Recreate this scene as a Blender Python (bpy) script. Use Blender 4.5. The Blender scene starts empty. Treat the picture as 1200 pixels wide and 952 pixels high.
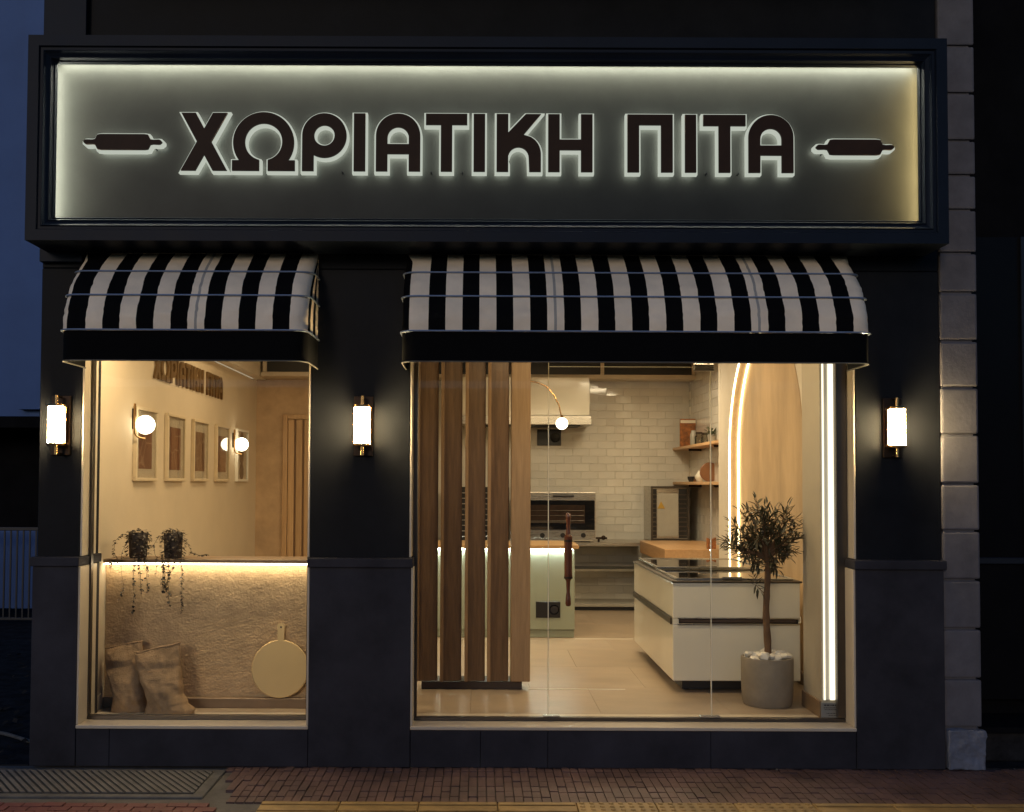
import bpy, bmesh, math, random
from mathutils import Vector, Matrix, noise
PI = math.pi
R = math.radians
random.seed(7)
sc = bpy.context.scene
col = sc.collection

# ------------------------------------------------------------------ camera
F = 1200.0                       # focal length in photo pixels (photo 1200 x 952)
PITCH, ROLL = R(1.9), R(0.23)
CAM = Vector((0, -6.0, 1.645))
VPX, VPY = 562.0, 566.0          # where the street-to-shop direction vanishes
CX, CY = VPX, VPY - F*math.tan(PITCH)
cam_d = bpy.data.cameras.new('camera')
cam = bpy.data.objects.new('camera', cam_d); col.objects.link(cam)
cam_rot = Matrix.Rotation(PI/2 + PITCH, 3, 'X') @ Matrix.Rotation(ROLL, 3, 'Z')
cam.location = CAM
cam.rotation_euler = cam_rot.to_euler()
cam_d.sensor_width = 36.0; cam_d.lens = 36.0*F/1200
cam_d.shift_x = (600 - CX)/1200
cam_d.shift_y = -(476 - CY)/1200
cam_d.clip_start = 0.1; cam_d.clip_end = 400
sc.camera = cam

def at(px, py, y):
    """world (x, z) of a photo pixel on the vertical plane at depth y"""
    d = cam_rot @ Vector(((px-CX)/F, -(py-CY)/F, -1.0))
    t = (y - CAM.y)/d.y
    return CAM.x + d.x*t, CAM.z + d.z*t
def ax(px, y, py=600): return at(px, py, y)[0]
def az(py, y, px=600): return at(px, py, y)[1]

# ------------------------------------------------------------------ world, sun, exposure
SUN_EL, SUN_ROT = R(24), R(200)
w = bpy.data.worlds.new('World'); sc.world = w; w.use_nodes = True
wn = w.node_tree.nodes; wl = w.node_tree.links; wn.clear()
sky = wn.new('ShaderNodeTexSky'); sky.sky_type = 'NISHITA'; sky.sun_disc = False
sky.sun_elevation = R(5.0); sky.sun_rotation = R(200); sky.altitude = 100
sky.air_density = 1.0; sky.dust_density = 0.6; sky.ozone_density = 5.0
bg = wn.new('ShaderNodeBackground'); bg.inputs['Strength'].default_value = 0.15
out = wn.new('ShaderNodeOutputWorld')
wl.new(sky.outputs[0], bg.inputs[0]); wl.new(bg.outputs[0], out.inputs[0])
sun_d = bpy.data.lights.new('sun', 'SUN'); sun_d.energy = 0.56; sun_d.angle = R(14); sun_d.color = (1.0, .78, .56)
sun = bpy.data.objects.new('sun', sun_d); col.objects.link(sun)
sun.rotation_euler = (R(77), 0, R(-18))
sc.view_settings.view_transform = 'Standard'; sc.view_settings.look = 'None'
sc.view_settings.exposure = 0.0; sc.view_settings.gamma = 1.0
sc.cycles.use_denoising = True
sc.cycles.sample_clamp_indirect = 4.0
sc.cycles.max_bounces = 10; sc.cycles.transparent_max_bounces = 24
sc.cycles.caustics_reflective = False; sc.cycles.caustics_refractive = False
sc.cycles.use_adaptive_sampling = False

# ------------------------------------------------------------------ materials
def lin(c):
    return tuple(((v/255)/12.92 if v/255 <= .04045 else ((v/255+.055)/1.055)**2.4) for v in c)
def mat(name, c, rough=.5, metal=0., var=.12, vs=4., bump=0., bs=60., stretch=(1,1,1), rnd=0., spec=.5,
        emit=None, es=0., c2=None, rv=.0, coat=0.):
    m = bpy.data.materials.new(name); m.use_nodes = True
    n, l = m.node_tree.nodes, m.node_tree.links
    b = n['Principled BSDF']
    b.inputs['Roughness'].default_value = rough; b.inputs['Metallic'].default_value = metal
    b.inputs['Specular IOR Level'].default_value = spec
    if coat: b.inputs['Coat Weight'].default_value = coat; b.inputs['Coat Roughness'].default_value = .08
    tc = n.new('ShaderNodeTexCoord'); mp = n.new('ShaderNodeMapping'); mp.inputs['Scale'].default_value = stretch
    l.new(tc.outputs['Object'], mp.inputs[0])
    nz = n.new('ShaderNodeTexNoise'); nz.inputs['Scale'].default_value = vs; nz.inputs['Detail'].default_value = 8; nz.inputs['Roughness'].default_value = .65
    l.new(mp.outputs[0], nz.inputs[0])
    rp = n.new('ShaderNodeValToRGB'); rp.color_ramp.elements[0].position = .3; rp.color_ramp.elements[1].position = .7
    lo = c2 if c2 else tuple(v*(1-var) for v in c); hi = c if c2 else tuple(min(1, v*(1+var)) for v in c)
    rp.color_ramp.elements[0].color = (*lo, 1); rp.color_ramp.elements[1].color = (*hi, 1)
    l.new(nz.outputs[0], rp.inputs[0])
    last = rp.outputs[0]
    if rnd:
        oi = n.new('ShaderNodeObjectInfo'); hs = n.new('ShaderNodeHueSaturation')
        mr = n.new('ShaderNodeMapRange'); mr.inputs[3].default_value = 1-rnd; mr.inputs[4].default_value = 1+rnd
        l.new(oi.outputs['Random'], mr.inputs[0]); l.new(mr.outputs[0], hs.inputs['Value']); l.new(last, hs.inputs['Color'])
        last = hs.outputs[0]
    l.new(last, b.inputs['Base Color'])
    if rv:
        mr2 = n.new('ShaderNodeMapRange'); mr2.inputs[3].default_value = rough-rv; mr2.inputs[4].default_value = rough+rv
        l.new(nz.outputs[0], mr2.inputs[0]); l.new(mr2.outputs[0], b.inputs['Roughness'])
    if bump:
        bz = n.new('ShaderNodeTexNoise'); bz.inputs['Scale'].default_value = bs; bz.inputs['Detail'].default_value = 5
        l.new(mp.outputs[0], bz.inputs[0])
        bp = n.new('ShaderNodeBump'); bp.inputs['Strength'].default_value = bump; bp.inputs['Distance'].default_value = .01
        l.new(bz.outputs[0], bp.inputs['Height']); l.new(bp.outputs[0], b.inputs['Normal'])
    if emit:
        b.inputs['Emission Color'].default_value = (*emit, 1); b.inputs['Emission Strength'].default_value = es
    return m
def wood(name, c, c2, scale=6., axis=2, rough=.45, rnd=.12):
    st = [9., 9., 9.]; st[axis] = .7
    m = mat(name, c, rough, var=.2, vs=scale, bump=.12, bs=scale*2.5, stretch=tuple(st), rnd=rnd, c2=c2)
    return m
def glow(name, c, s):
    m = bpy.data.materials.new(name); m.use_nodes = True
    n = m.node_tree.nodes; n.clear()
    e = n.new('ShaderNodeEmission'); e.inputs[0].default_value = (*c, 1); e.inputs[1].default_value = s
    o = n.new('ShaderNodeOutputMaterial'); m.node_tree.links.new(e.outputs[0], o.inputs[0])
    return m
def glass(name, tint=(.97, .98, .97), refl=1.0, rough=0.0):
    m = bpy.data.materials.new(name); m.use_nodes = True
    n, l = m.node_tree.nodes, m.node_tree.links; n.clear()
    t = n.new('ShaderNodeBsdfTransparent'); t.inputs[0].default_value = (*tint, 1)
    g = n.new('ShaderNodeBsdfGlossy'); g.inputs['Roughness'].default_value = rough
    f = n.new('ShaderNodeFresnel'); f.inputs[0].default_value = 1.35
    mx = n.new('ShaderNodeMixShader'); o = n.new('ShaderNodeOutputMaterial')
    if refl != 1.0:
        mm = n.new('ShaderNodeMath'); mm.operation = 'MULTIPLY'; mm.inputs[1].default_value = refl
        l.new(f.outputs[0], mm.inputs[0]); l.new(mm.outputs[0], mx.inputs[0])
    else:
        l.new(f.outputs[0], mx.inputs[0])
    l.new(t.outputs[0], mx.inputs[1]); l.new(g.outputs[0], mx.inputs[2]); l.new(mx.outputs[0], o.inputs[0])
    return m

WARM = (1.0, .75, .44); LEDC = (1.0, .84, .58); COOL = (.86, 1.0, .84)
M = {}
M['navy'] = mat('navy_paint', (.0105, .0112, .0135), .5, var=.3, vs=3, bump=.05, bs=120, rv=.08, spec=.07)
M['navy_frame'] = mat('navy_frame_paint', (.0075, .0115, .021), .5, var=.2, vs=3, bump=.03, bs=90, rv=.06, spec=.14)
M['plinth'] = mat('anthracite_panel', (.034, .033, .040), .6, var=.38, vs=2.2, bump=.06, bs=150, rv=.1, spec=.08)
M['cream_metal'] = mat('cream_reveal', (.55, .47, .36), .35, var=.06, vs=8)
M['alu'] = mat('dark_aluminium', (.10, .085, .07), .35, .8, var=.1)
M['steel'] = mat('brushed_steel', (.50, .47, .42), .28, 1., var=.1, vs=20, stretch=(.2, 5, 5), rv=.06)
M['chrome'] = mat('polished_metal', (.7, .66, .6), .12, 1., var=.03)
M['cream'] = mat('cream_wall_paint', (.60, .50, .36), .75, var=.05, vs=2.5, bump=.04, bs=180)
M['white_wall'] = mat('pale_wall_paint', (.66, .60, .50), .7, var=.05, vs=3, bump=.04, bs=150)
M['plaster'] = mat('pink_beige_plaster', (.52, .37, .23), .85, var=.16, vs=5, bump=.25, bs=14)
M['rough_plaster'] = mat('rough_sand_plaster', (.58, .40, .22), .92, var=.2, vs=9, bump=.25, bs=60, stretch=(.8, 1, 1.4))
M['niche'] = mat('mottled_wood_panel', (.50, .36, .215), .7, var=.2, vs=3, stretch=(2, 1.2, .35), bump=.04, bs=40)
M['brown_skirt'] = mat('brown_skirting', (.22, .145, .085), .45, var=.15, vs=6)
M['floor'] = mat('beige_stone_tile', (.38, .295, .21), .33, var=.16, vs=2.2, stretch=(1, 2.5, 1), rnd=.06, rv=.07, bump=.02, bs=30)
M['grout'] = mat('tile_grout', (.36, .28, .20), .9, var=.1)
M['wall_grout'] = mat('wall_tile_grout', (.66, .62, .54), .9, var=.05)
M['tile'] = mat('glazed_cream_tile', (.68, .65, .58), .09, var=.04, vs=3, rnd=.05, bump=.05, bs=9, coat=.4)
M['oak'] = wood('oak_veneer', (.155, .088, .043), (.08, .043, .02), 5, 2, .42)
M['oak_light'] = wood('pale_oak', (.55, .37, .20), (.42, .26, .13), 5, 2, .45)
M['oak_post'] = wood('oak_post', (.34, .22, .12), (.24, .15, .078), 5, 2, .45)
M['oak_edge'] = wood('oak_edge', (.30, .185, .095), (.2, .115, .055), 5, 2, .45)  # paler oak; on the fin edges it paints in their light
M['oak_x'] = wood('oak_board', (.55, .36, .18), (.40, .24, .11), 5, 0, .4)
M['oak_y'] = wood('oak_board_deep', (.55, .34, .17), (.42, .24, .11), 5, 1, .4)
M['dark_wood'] = wood('dark_turned_wood', (.17, .055, .024), (.08, .026, .013), 8, 2, .25)
M['dark_base'] = mat('dark_brown_base', (.05, .03, .02), .5)
M['sage'] = mat('sage_green_lacquer', (.28, .315, .255), .42, var=.05, vs=3)
M['black'] = mat('black_plastic', (.012, .012, .013), .35, var=.1)
M['blackglass'] = mat('black_glass', (.008, .008, .009), .06, var=.1, spec=.7)
M['white_lacquer'] = mat('cream_white_lacquer', (.72, .68, .56), .22, var=.03, vs=2, coat=.3)
M['white'] = mat('white_enamel', (.78, .74, .64), .3, var=.03)
M['brass'] = mat('aged_brass', (.55, .33, .14), .25, 1., var=.15, vs=12)
M['brass_dark'] = mat('dark_bronze', (.035, .022, .015), .5, .8, var=.2, vs=12)
M['gold'] = mat('gold_brown_letter', (.17, .10, .04), .45, .3, var=.15, vs=9)
M['face'] = mat('brown_letter_face', (.036, .017, .0085), .6, var=.2, vs=6, spec=.2)
M['pipe'] = mat('blue_grey_tube', (.34, .40, .52), .3, .6, var=.05)
M['stripe_white'] = mat('off_white_canvas', (.86, .71, .53), .7, var=.14, vs=3, bump=.35, bs=14)
M['stripe_black'] = mat('black_canvas', (.0028, .0028, .0032), .85, spec=.08, var=.2, vs=3, bump=.3, bs=14)
M['seam'] = mat('grey_canvas_seam', (.36, .33, .29), .7, var=.1, bump=.2, bs=40)
M['hem'] = mat('dark_grey_hem', (.10, .09, .075), .7)
M['burlap'] = mat('burlap_cloth', (.33, .22, .125), .95, var=.28, vs=14, bump=.5, bs=160)
M['pot'] = mat('grey_concrete_pot', (.24, .205, .16), .75, var=.14, vs=9, bump=.12, bs=90)
M['soil'] = mat('dark_soil', (.03, .02, .013), .95)
M['pebble'] = mat('white_pebble', (.72, .68, .6), .6, var=.08, vs=20, bump=.1, bs=60, rnd=.08)
M['bark'] = mat('brown_bark', (.15, .085, .045), .9, var=.35, vs=16, bump=.6, bs=50, stretch=(2, 2, .6))
M['olive'] = mat('olive_leaf', (.045, .042, .020), .45, var=.4, vs=30)
M['olive_pale'] = mat('olive_leaf_underside', (.12, .105, .06), .6, var=.3, vs=30)
M['vine'] = mat('dark_vine_leaf', (.040, .030, .020), .5, var=.4, vs=40)
M['basket'] = mat('dark_woven_pot', (.085, .065, .05), .8, var=.25, vs=30, bump=.5, bs=60, stretch=(1, 1, 3))
M['pav'] = mat('reddish_sett', (.098, .056, .052), .58, var=.5, vs=2.6, bump=.2, bs=70, rv=.12)
M['pav_red'] = mat('red_paver', (.12, .038, .036), .6, var=.25, vs=6, bump=.2, bs=70)
M['pav_joint'] = mat('mortar_joint', (.10, .092, .085), .85, var=.3, vs=8, bump=.2, bs=80)
M['concrete'] = mat('grey_concrete', (.10, .095, .09), .8, var=.4, vs=6, bump=.3, bs=60)
M['grate'] = mat('ribbed_grey_slab', (.13, .12, .11), .7, var=.3, vs=7, bump=.2, bs=80)
M['grate_dark'] = mat('dark_groove', (.03, .028, .026), .8)
M['yellow'] = mat('yellow_tactile', (.26, .165, .058), .55, var=.45, vs=5, bump=.2, bs=70, rnd=.12)
M['asphalt'] = mat('asphalt', (.05, .05, .052), .8, var=.25, vs=12, bump=.4, bs=120)
M['alley'] = mat('dark_alley_ground', (.022, .022, .024), .95, var=.6, vs=7, bump=.5, bs=30, spec=.05)
M['blue_wall'] = mat('blue_grey_render', (.062, .118, .29), .85, var=.10, vs=1.2, bump=.05, bs=60)
M['dark_pane'] = mat('dark_shop_pane', (.006, .006, .007), .25, spec=.06)
M['dark_wall'] = mat('near_black_render', (.006, .006, .007), .9, var=.3, spec=.05)
M['quoin'] = mat('grey_painted_stone', (.115, .108, .118), .75, var=.22, vs=6, bump=.18, bs=45, rnd=.08, spec=.25)
M['rough_stone'] = mat('rough_base_stone', (.15, .16, .20), .9, var=.3, vs=7, bump=1.0, bs=18)
M['iron'] = mat('dark_iron', (.018, .02, .026), .45, .5, var=.2)
M['notice'] = mat('grey_notice_card', (.27, .27, .27), .5, var=.03)
M['ink'] = mat('dark_print', (.035, .035, .04), .6)
M['pale_frame'] = mat('pale_birch_frame', (.60, .49, .33), .5, var=.08, vs=12)
M['paper'] = mat('off_white_mount', (.78, .70, .56), .6, var=.03)
M['orange'] = mat('orange_packet', (.50, .17, .04), .5, c2=(.05, .025, .012), vs=17)
M['terracotta'] = mat('brown_ceramic', (.22, .10, .045), .4, var=.2)
M['ceramic'] = mat('grey_glaze', (.35, .33, .28), .3, var=.1)
M['leaf_green'] = mat('small_green_leaf', (.07, .09, .035), .5, var=.3, vs=30)
M['goldboard'] = mat('pale_gold_disc', (.82, .60, .30), .20, .3, var=.05, vs=2)
M['glass'] = glass('window_glass', refl=.42)
M['lidglass'] = glass('freezer_lid_glass', (.86, .87, .84), 2.2, .03)
M['frameglass'] = glass('picture_glass', (.97, .97, .96), .45)
M['jar'] = glass('jar_glass', (.75, .76, .70), 2.2)
M['led'] = glow('warm_led', LEDC, 24.0)
M['led_niche'] = glow('niche_led', (1.0, .80, .46), 8.0)
M['led_col'] = glow('column_led', (1.0, .90, .70), 1.7)
M['led_sign'] = glow('sign_led', (1.0, 1.0, .80), 74.0)
M['led_green'] = glow('counter_led', (.92, 1.0, .88), 70.0)
M['globe'] = glow('opal_globe', (1.0, .86, .62), 7.0)
M['lantern'] = glow('opal_lantern_tube', (1.0, .76, .38), 340.0)
M['halo'] = glow('opal_acrylic_halo', (.93, 1.0, .86), .52)
M['halo_light'] = glow('letter_back_light', (.93, 1.0, .86), 10.0)
M['panel'] = mat('sign_back_panel', (.036, .037, .034), .42, var=.14, vs=4, bump=.02, bs=30, spec=.10)
M['display'] = glow('lit_display', (1, .45, .2), .6)

def artwork(name, seed, dark, light, line):
    m = mat(name, dark, .55, c2=light, vs=7+seed)
    n, l = m.node_tree.nodes, m.node_tree.links
    b = n['Principled BSDF']
    tc = n.new('ShaderNodeTexCoord'); mp = n.new('ShaderNodeMapping'); mp.inputs['Location'].default_value = (seed*1.7, seed*.9, seed*.33)
    mp.inputs['Rotation'].default_value = (R(25*seed), 0, 0)
    vo = n.new('ShaderNodeTexVoronoi'); vo.feature = 'DISTANCE_TO_EDGE'; vo.inputs['Scale'].default_value = 5.0 + seed
    l.new(tc.outputs['Object'], mp.inputs[0]); l.new(mp.outputs[0], vo.inputs['Vector'])
    rp = n.new('ShaderNodeValToRGB'); rp.color_ramp.elements[0].position = .0; rp.color_ramp.elements[1].position = .05
    rp.color_ramp.elements[0].color = (1, 1, 1, 1); rp.color_ramp.elements[1].color = (0, 0, 0, 1)
    l.new(vo.outputs['Distance'], rp.inputs[0])
    mx = n.new('ShaderNodeMix'); mx.data_type = 'RGBA'; mx.inputs[7].default_value = (*line, 1)
    src = b.inputs['Base Color'].links[0].from_socket
    l.new(src, mx.inputs[6]); l.new(rp.outputs[0], mx.inputs[0]); l.new(mx.outputs[2], b.inputs['Base Color'])
    return m

# ------------------------------------------------------------------ mesh helpers
class B:
    """collects shapes (world coordinates), builds ONE mesh object"""
    def __init__(s): s.v = []; s.f = []; s.m = []; s.sm = []
    def add(s, vs, fs, mi=0, smooth=False):
        o = len(s.v); s.v += [tuple(v) for v in vs]
        for f in fs: s.f.append(tuple(i+o for i in f)); s.m.append(mi); s.sm.append(smooth)
        return s
    def box(s, x0, x1, y0, y1, z0, z1, bev=0., mi=0, rot=None, piv=None):
        x0, x1 = min(x0, x1), max(x0, x1); y0, y1 = min(y0, y1), max(y0, y1); z0, z1 = min(z0, z1), max(z0, z1)
        if bev <= 0:
            vs = [Vector((x, y, z)) for z in (z0, z1) for y in (y0, y1) for x in (x0, x1)]
            fs = [(0, 2, 3, 1), (4, 5, 7, 6), (0, 1, 5, 4), (2, 6, 7, 3), (0, 4, 6, 2), (1, 3, 7, 5)]
        else:
            bm = bmesh.new(); bmesh.ops.create_cube(bm, size=1)
            for v in bm.verts: v.co = Vector(((x0+x1)/2 + v.co.x*(x1-x0), (y0+y1)/2 + v.co.y*(y1-y0), (z0+z1)/2 + v.co.z*(z1-z0)))
            bev = min(bev, .45*min(x1-x0, y1-y0, z1-z0))
            bmesh.ops.bevel(bm, geom=bm.edges[:], offset=bev, segments=2 if bev > .004 else 1, affect='EDGES', profile=.6)
            bm.verts.ensure_lookup_table(); bm.verts.index_update()
            vs = [v.co.copy() for v in bm.verts]; fs = [tuple(v.index for v in f.verts) for f in bm.faces]; bm.free()
        if rot is not None:
            p = Vector(piv) if piv is not None else Vector(((x0+x1)/2, (y0+y1)/2, (z0+z1)/2))
            vs = [rot @ (v-p) + p for v in vs]
        return s.add(vs, fs, mi, False)
    def tube(s, pts, r, n=10, mi=0, caps=True, r_end=None):
        pts = [Vector(p) for p in pts]; k = len(pts); vs = []; fs = []
        rr = r if isinstance(r, (list, tuple)) else [r + ((r_end-r)*i/(k-1) if r_end is not None else 0) for i in range(k)]
        prev = None
        for i, p in enumerate(pts):
            t = (pts[min(i+1, k-1)] - pts[max(i-1, 0)]).normalized()
            if prev is None:
                a = Vector((0, 0, 1)) if abs(t.z) < .9 else Vector((1, 0, 0)); u = t.cross(a).normalized()
            else:
                u = (prev - t*prev.dot(t)).normalized()
            prev = u; q = t.cross(u)
            for j in range(n):
                an = 2*PI*j/n; vs.append(p + (u*math.cos(an) + q*math.sin(an))*rr[i])
        for i in range(k-1):
            for j in range(n):
                fs.append((i*n+j, i*n+(j+1) % n, (i+1)*n+(j+1) % n, (i+1)*n+j))
        if caps: fs.append(tuple(range(n-1, -1, -1))); fs.append(tuple((k-1)*n+j for j in range(n)))
        return s.add(vs, fs, mi, True)
    def lathe(s, prof, c, n=32, axis='Z', mi=0, smooth=True):
        vs = []; fs = []; k = len(prof); c = Vector(c)
        for r, h in prof:
            for j in range(n):
                a = 2*PI*j/n; p = (r*math.cos(a), r*math.sin(a), h)
                if axis == 'X': p = (p[2], p[0], p[1])
                elif axis == 'Y': p = (p[0], p[2], p[1])
                vs.append(c + Vector(p))
        for i in range(k-1):
            for j in range(n):
                fs.append((i*n+j, i*n+(j+1) % n, (i+1)*n+(j+1) % n, (i+1)*n+j))
        if prof[0][0] > 1e-5: fs.append(tuple(range(n-1, -1, -1)))
        if prof[-1][0] > 1e-5: fs.append(tuple((k-1)*n+j for j in range(n)))
        return s.add(vs, fs, mi, smooth)
    def ball(s, c, r, n=20, mi=0, sq=(1, 1, 1)):
        k = n//2; c = Vector(c); vs = []; fs = []
        for i in range(k+1):
            th = PI*i/k
            for j in range(n):
                a = 2*PI*j/n
                vs.append(c + Vector((r*math.sin(th)*math.cos(a)*sq[0], r*math.sin(th)*math.sin(a)*sq[1], r*math.cos(th)*sq[2])))
        for i in range(k):
            for j in range(n): fs.append((i*n+j, (i+1)*n+j, (i+1)*n+(j+1) % n, i*n+(j+1) % n))
        return s.add(vs, fs, mi, True)
    def prism(s, poly, axis, a0, a1, mi=0):
        """polygon in the two other axes, extruded along axis"""
        n = len(poly); vs = []
        for a in (a0, a1):
            for u, v in poly:
                vs.append((a, u, v) if axis == 'X' else (u, a, v) if axis == 'Y' else (u, v, a))
        fs = [tuple(range(n-1, -1, -1)), tuple(range(n, 2*n))] + [(i, (i+1) % n, n+(i+1) % n, n+i) for i in range(n)]
        return s.add(vs, fs, mi)
    def build(s, name, mats, parent=None, sharp=35, label=None):
        loc = Vector(parent['_loc']) if parent is not None else Vector((0, 0, 0))
        me = bpy.data.meshes.new(name)
        me.from_pydata([tuple(Vector(v)-loc) for v in s.v], [], s.f)
        for mm in (mats if isinstance(mats, (list, tuple)) else [mats]): me.materials.append(mm)
        me.polygons.foreach_set('material_index', s.m); me.polygons.foreach_set('use_smooth', s.sm)
        bm = bmesh.new(); bm.from_mesh(me)
        bmesh.ops.remove_doubles(bm, verts=bm.verts, dist=1e-6)
        bmesh.ops.recalc_face_normals(bm, faces=bm.faces); bm.to_mesh(me); bm.free()
        if any(s.sm): me.set_sharp_from_angle(angle=R(sharp))
        o = bpy.data.objects.new(name, me); col.objects.link(o)
        if parent is not None: o.parent = parent; o['_loc'] = tuple(loc)
        else: o['_loc'] = (0, 0, 0)
        if label: o['label'] = label
        return o
def thing(name, label, cat, loc=(0, 0, 0), group=None):
    o = bpy.data.objects.new(name, None); col.objects.link(o); o.location = loc; o['_loc'] = tuple(loc)
    o.empty_display_size = .1
    o['label'] = label; o['category'] = cat
    if group: o['group'] = group
    return o
def tag(o, label, cat, group=None):
    o['label'] = label; o['category'] = cat
    if group: o['group'] = group
    return o
def struct(o): o['kind'] = 'structure'; return o
def stuff(o): o['kind'] = 'stuff'; return o
def shared(name, me, parent, loc, rot=None):
    o = bpy.data.objects.new(name, me); col.objects.link(o)
    o.parent = parent; o.location = Vector(loc) - Vector(parent['_loc'])
    if rot: o.rotation_euler = rot
    return o
def copy_tree(o, loc=None, parent=None):
    c = o.copy(); col.objects.link(c)
    if parent is not None: c.parent = parent
    if loc is not None: c.location = loc
    for ch in list(o.children): copy_tree(ch, None, c)
    return c
def box(name, m, parent, *a, bev=.003, **k):
    return B().box(*a, bev=bev, **k).build(name, m, parent)
def area(name, parent, loc, size, energy, color, rot=(0, 0, 0), sy=None, spread=180):
    d = bpy.data.lights.new(name, 'AREA'); d.energy = energy; d.color = color
    d.shape = 'RECTANGLE'; d.size = size; d.size_y = sy or size; d.spread = R(spread)
    o = bpy.data.objects.new(name, d); col.objects.link(o); o.rotation_euler = rot
    if parent is not None: o.parent = parent; o.location = Vector(loc) - Vector(parent['_loc'])
    else: o.location = loc
    return o

# ------------------------------------------------------------------ the main measures
FL = .238                       # shop floor and sill height above the pavement
XL, XR = -2.35, 2.20            # inner side walls
GY = .12                        # plane of the glass
YC = 4.76; YB = 5.90            # back of the seating corner, back of the kitchen

# ------------------------------------------------------------------ ground
def pavement():
    p = struct(B().box(-9, 9, -2.4, .02, -.3, -.012).build('pavement', M['pav_joint']))
    b = B(); rnd = random.Random(3)
    y = -.02; row = 0
    while y > -.60:
        x = -3.7
        while x < 3.7:
            ww = .046
            inside = (x < -1.42 + (-.14-y)*.25 and -.60 < y)          # the ribbed slab and its surround
            if not inside:
                h = rnd.uniform(-.003, .004)
                b.box(x+.002, x+ww-.001, y-.090, y-.003, -.03, h, mi=0)
            x += ww + .002
        y -= .0935; row += 1
    stuff(b.build('sett', [M['pav']], p))
    b = B(); y = -.70
    for r in range(6):                                               # red pavers at the near corner
        for c in range(26):
            x = -4.1 + c*.105 + (r % 2)*.052
            if x + .1 > -1.12: continue
            b.box(x+.003, x+.101, y-.062, y-.003, -.03, rnd.uniform(-.001, .003))
        y -= .066
    stuff(b.build('red_paver', [M['pav_red']], p))
    rib = B().box(-.2, .2, -.2, .2, -.03, .002, bev=.003)
    for k in range(4): rib.box(-.196, .196, -.165+k*.1, -.125+k*.1, .0015, .009, bev=.003)
    ro = rib.build('tactile_tile', M['yellow'], p); rme = ro.data
    dom = B().box(-.2, .2, -.2, .2, -.03, .002, bev=.003)
    for i in range(8):
        for j in range(8): dom.lathe([(.016, .0015), (.010, .008), (.0001, .009)], (-.175+i*.05, -.175+j*.05, 0), 8)
    do = dom.build('tactile_tile', M['yellow'], p); dme = do.data
    xs = [-1.11 + i*.404 for i in range(12)]
    for i, x in enumerate(xs):
        me = dme if 4 <= i <= 6 else rme
        for r in range(2): shared('tactile_tile', me, p, (x+.2, -.865-r*.404, 0))
    bpy.data.objects.remove(ro); bpy.data.objects.remove(do)
    b = B()
    for c in range(34):
        for r in range(9):
            b.box(-3.6+c*.21+.003, -3.6+c*.21+.207, -1.52-r*.1, -1.52-(r+1)*.1+.006, -.03, rnd.uniform(0, .003))
    stuff(b.build('outer_paver', [M['pav']], p))
    struct(B().box(-9, 9, -2.55, -2.4, -.3, .0, bev=.012).build('kerb', M['concrete']))
    struct(B().box(-40, 40, -40, -2.55, -.4, -.13).build('road', M['asphalt']))
    struct(B().box(-40, -2.62, .02, 40, -.4, -.004).build('alley_ground', M['alley']))
    struct(B().box(2.9, 40, .02, 40, -.4, -.004).build('ground', M['alley']))
    g = thing('drain_slab', 'ribbed grey slab with diagonal grooves set in the pavement below the narrow window', 'drain cover', (-2.2, -.35, 0))
    B().box(-3.4, -1.44, -.60, -.10, -.03, .001, bev=.004).build('surround', M['concrete'], g)
    B().box(-3.3, -1.50, -.55, -.14, -.02, .0045).build('groove_bed', M['grate_dark'], g)
    b = B(); x = -3.7
    while x < -1.5:
        x0, x1 = x, x + .026; sh = .30
        q = [(x0+sh, -.55), (x1+sh, -.55), (x1, -.14), (x0, -.14)]
        def clip(poly, lim, sgn):
            o = []
            for (ax_, ay), (bx_, by) in zip(poly, poly[1:]+poly[:1]):
                ia, ib = sgn*(ax_-lim) <= 0, sgn*(bx_-lim) <= 0
                if ia: o.append((ax_, ay))
                if ia != ib:
                    u = (lim-ax_)/(bx_-ax_); o.append((lim, ay+(by-ay)*u))
            return o
        q = clip(clip(q, -1.5, 1), -3.3, -1)
        if len(q) > 2: b.prism(q, 'Z', .003, .010)
        x += .043
    stuff(b.build('rib', [M['grate']], g))
pavement()

b = B(); rnd = random.Random(31)
for i in range(46):
    x = rnd.uniform(-3.2, 3.2); y = -.025 - abs(rnd.gauss(0, .12)); a = rnd.random()*6.28; r = rnd.uniform(.004, .013)
    u = Vector((math.cos(a), math.sin(a), .2))*r; v = Vector((-math.sin(a), math.cos(a), .1))*r*rnd.uniform(.3, .8); c = Vector((x, y, .006+r*.2))
    b.add([c-u, c+v, c+u, c-v], [(0, 1, 2, 3)])
stuff(b.build('pavement_litter', [M['pav_joint']]))
# leaf litter and a hose in the alley
b = B(); rnd = random.Random(11)
for i in range(260):
    y = rnd.uniform(.1, 5.0); x = -2.75 - rnd.random()*(.5 + y*.5)
    a = rnd.random()*6.28; r = rnd.uniform(.02, .05); z = rnd.uniform(0, .015)
    u = Vector((math.cos(a), math.sin(a), rnd.uniform(-.3, .3)))*r; v = Vector((-math.sin(a), math.cos(a), rnd.uniform(-.3, .3)))*r*.5
    c = Vector((x, y, z+.012)); b.add([c-u, c+v, c+u, c-v], [(0, 1, 2, 3)])
stuff(b.build('leaf_litter', [mat('dry_leaf', (.035, .03, .026), .9, spec=.05)]))
hz = B().tube([(-3.6+.06*i, .35+.25*math.sin(i*.28)+.02*i, .012) for i in range(17)], .012, 8).build('hose', M['concrete'])
tag(hz, 'thin pale hose lying curved on the alley ground beside the outer pier', 'hose')

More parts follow.
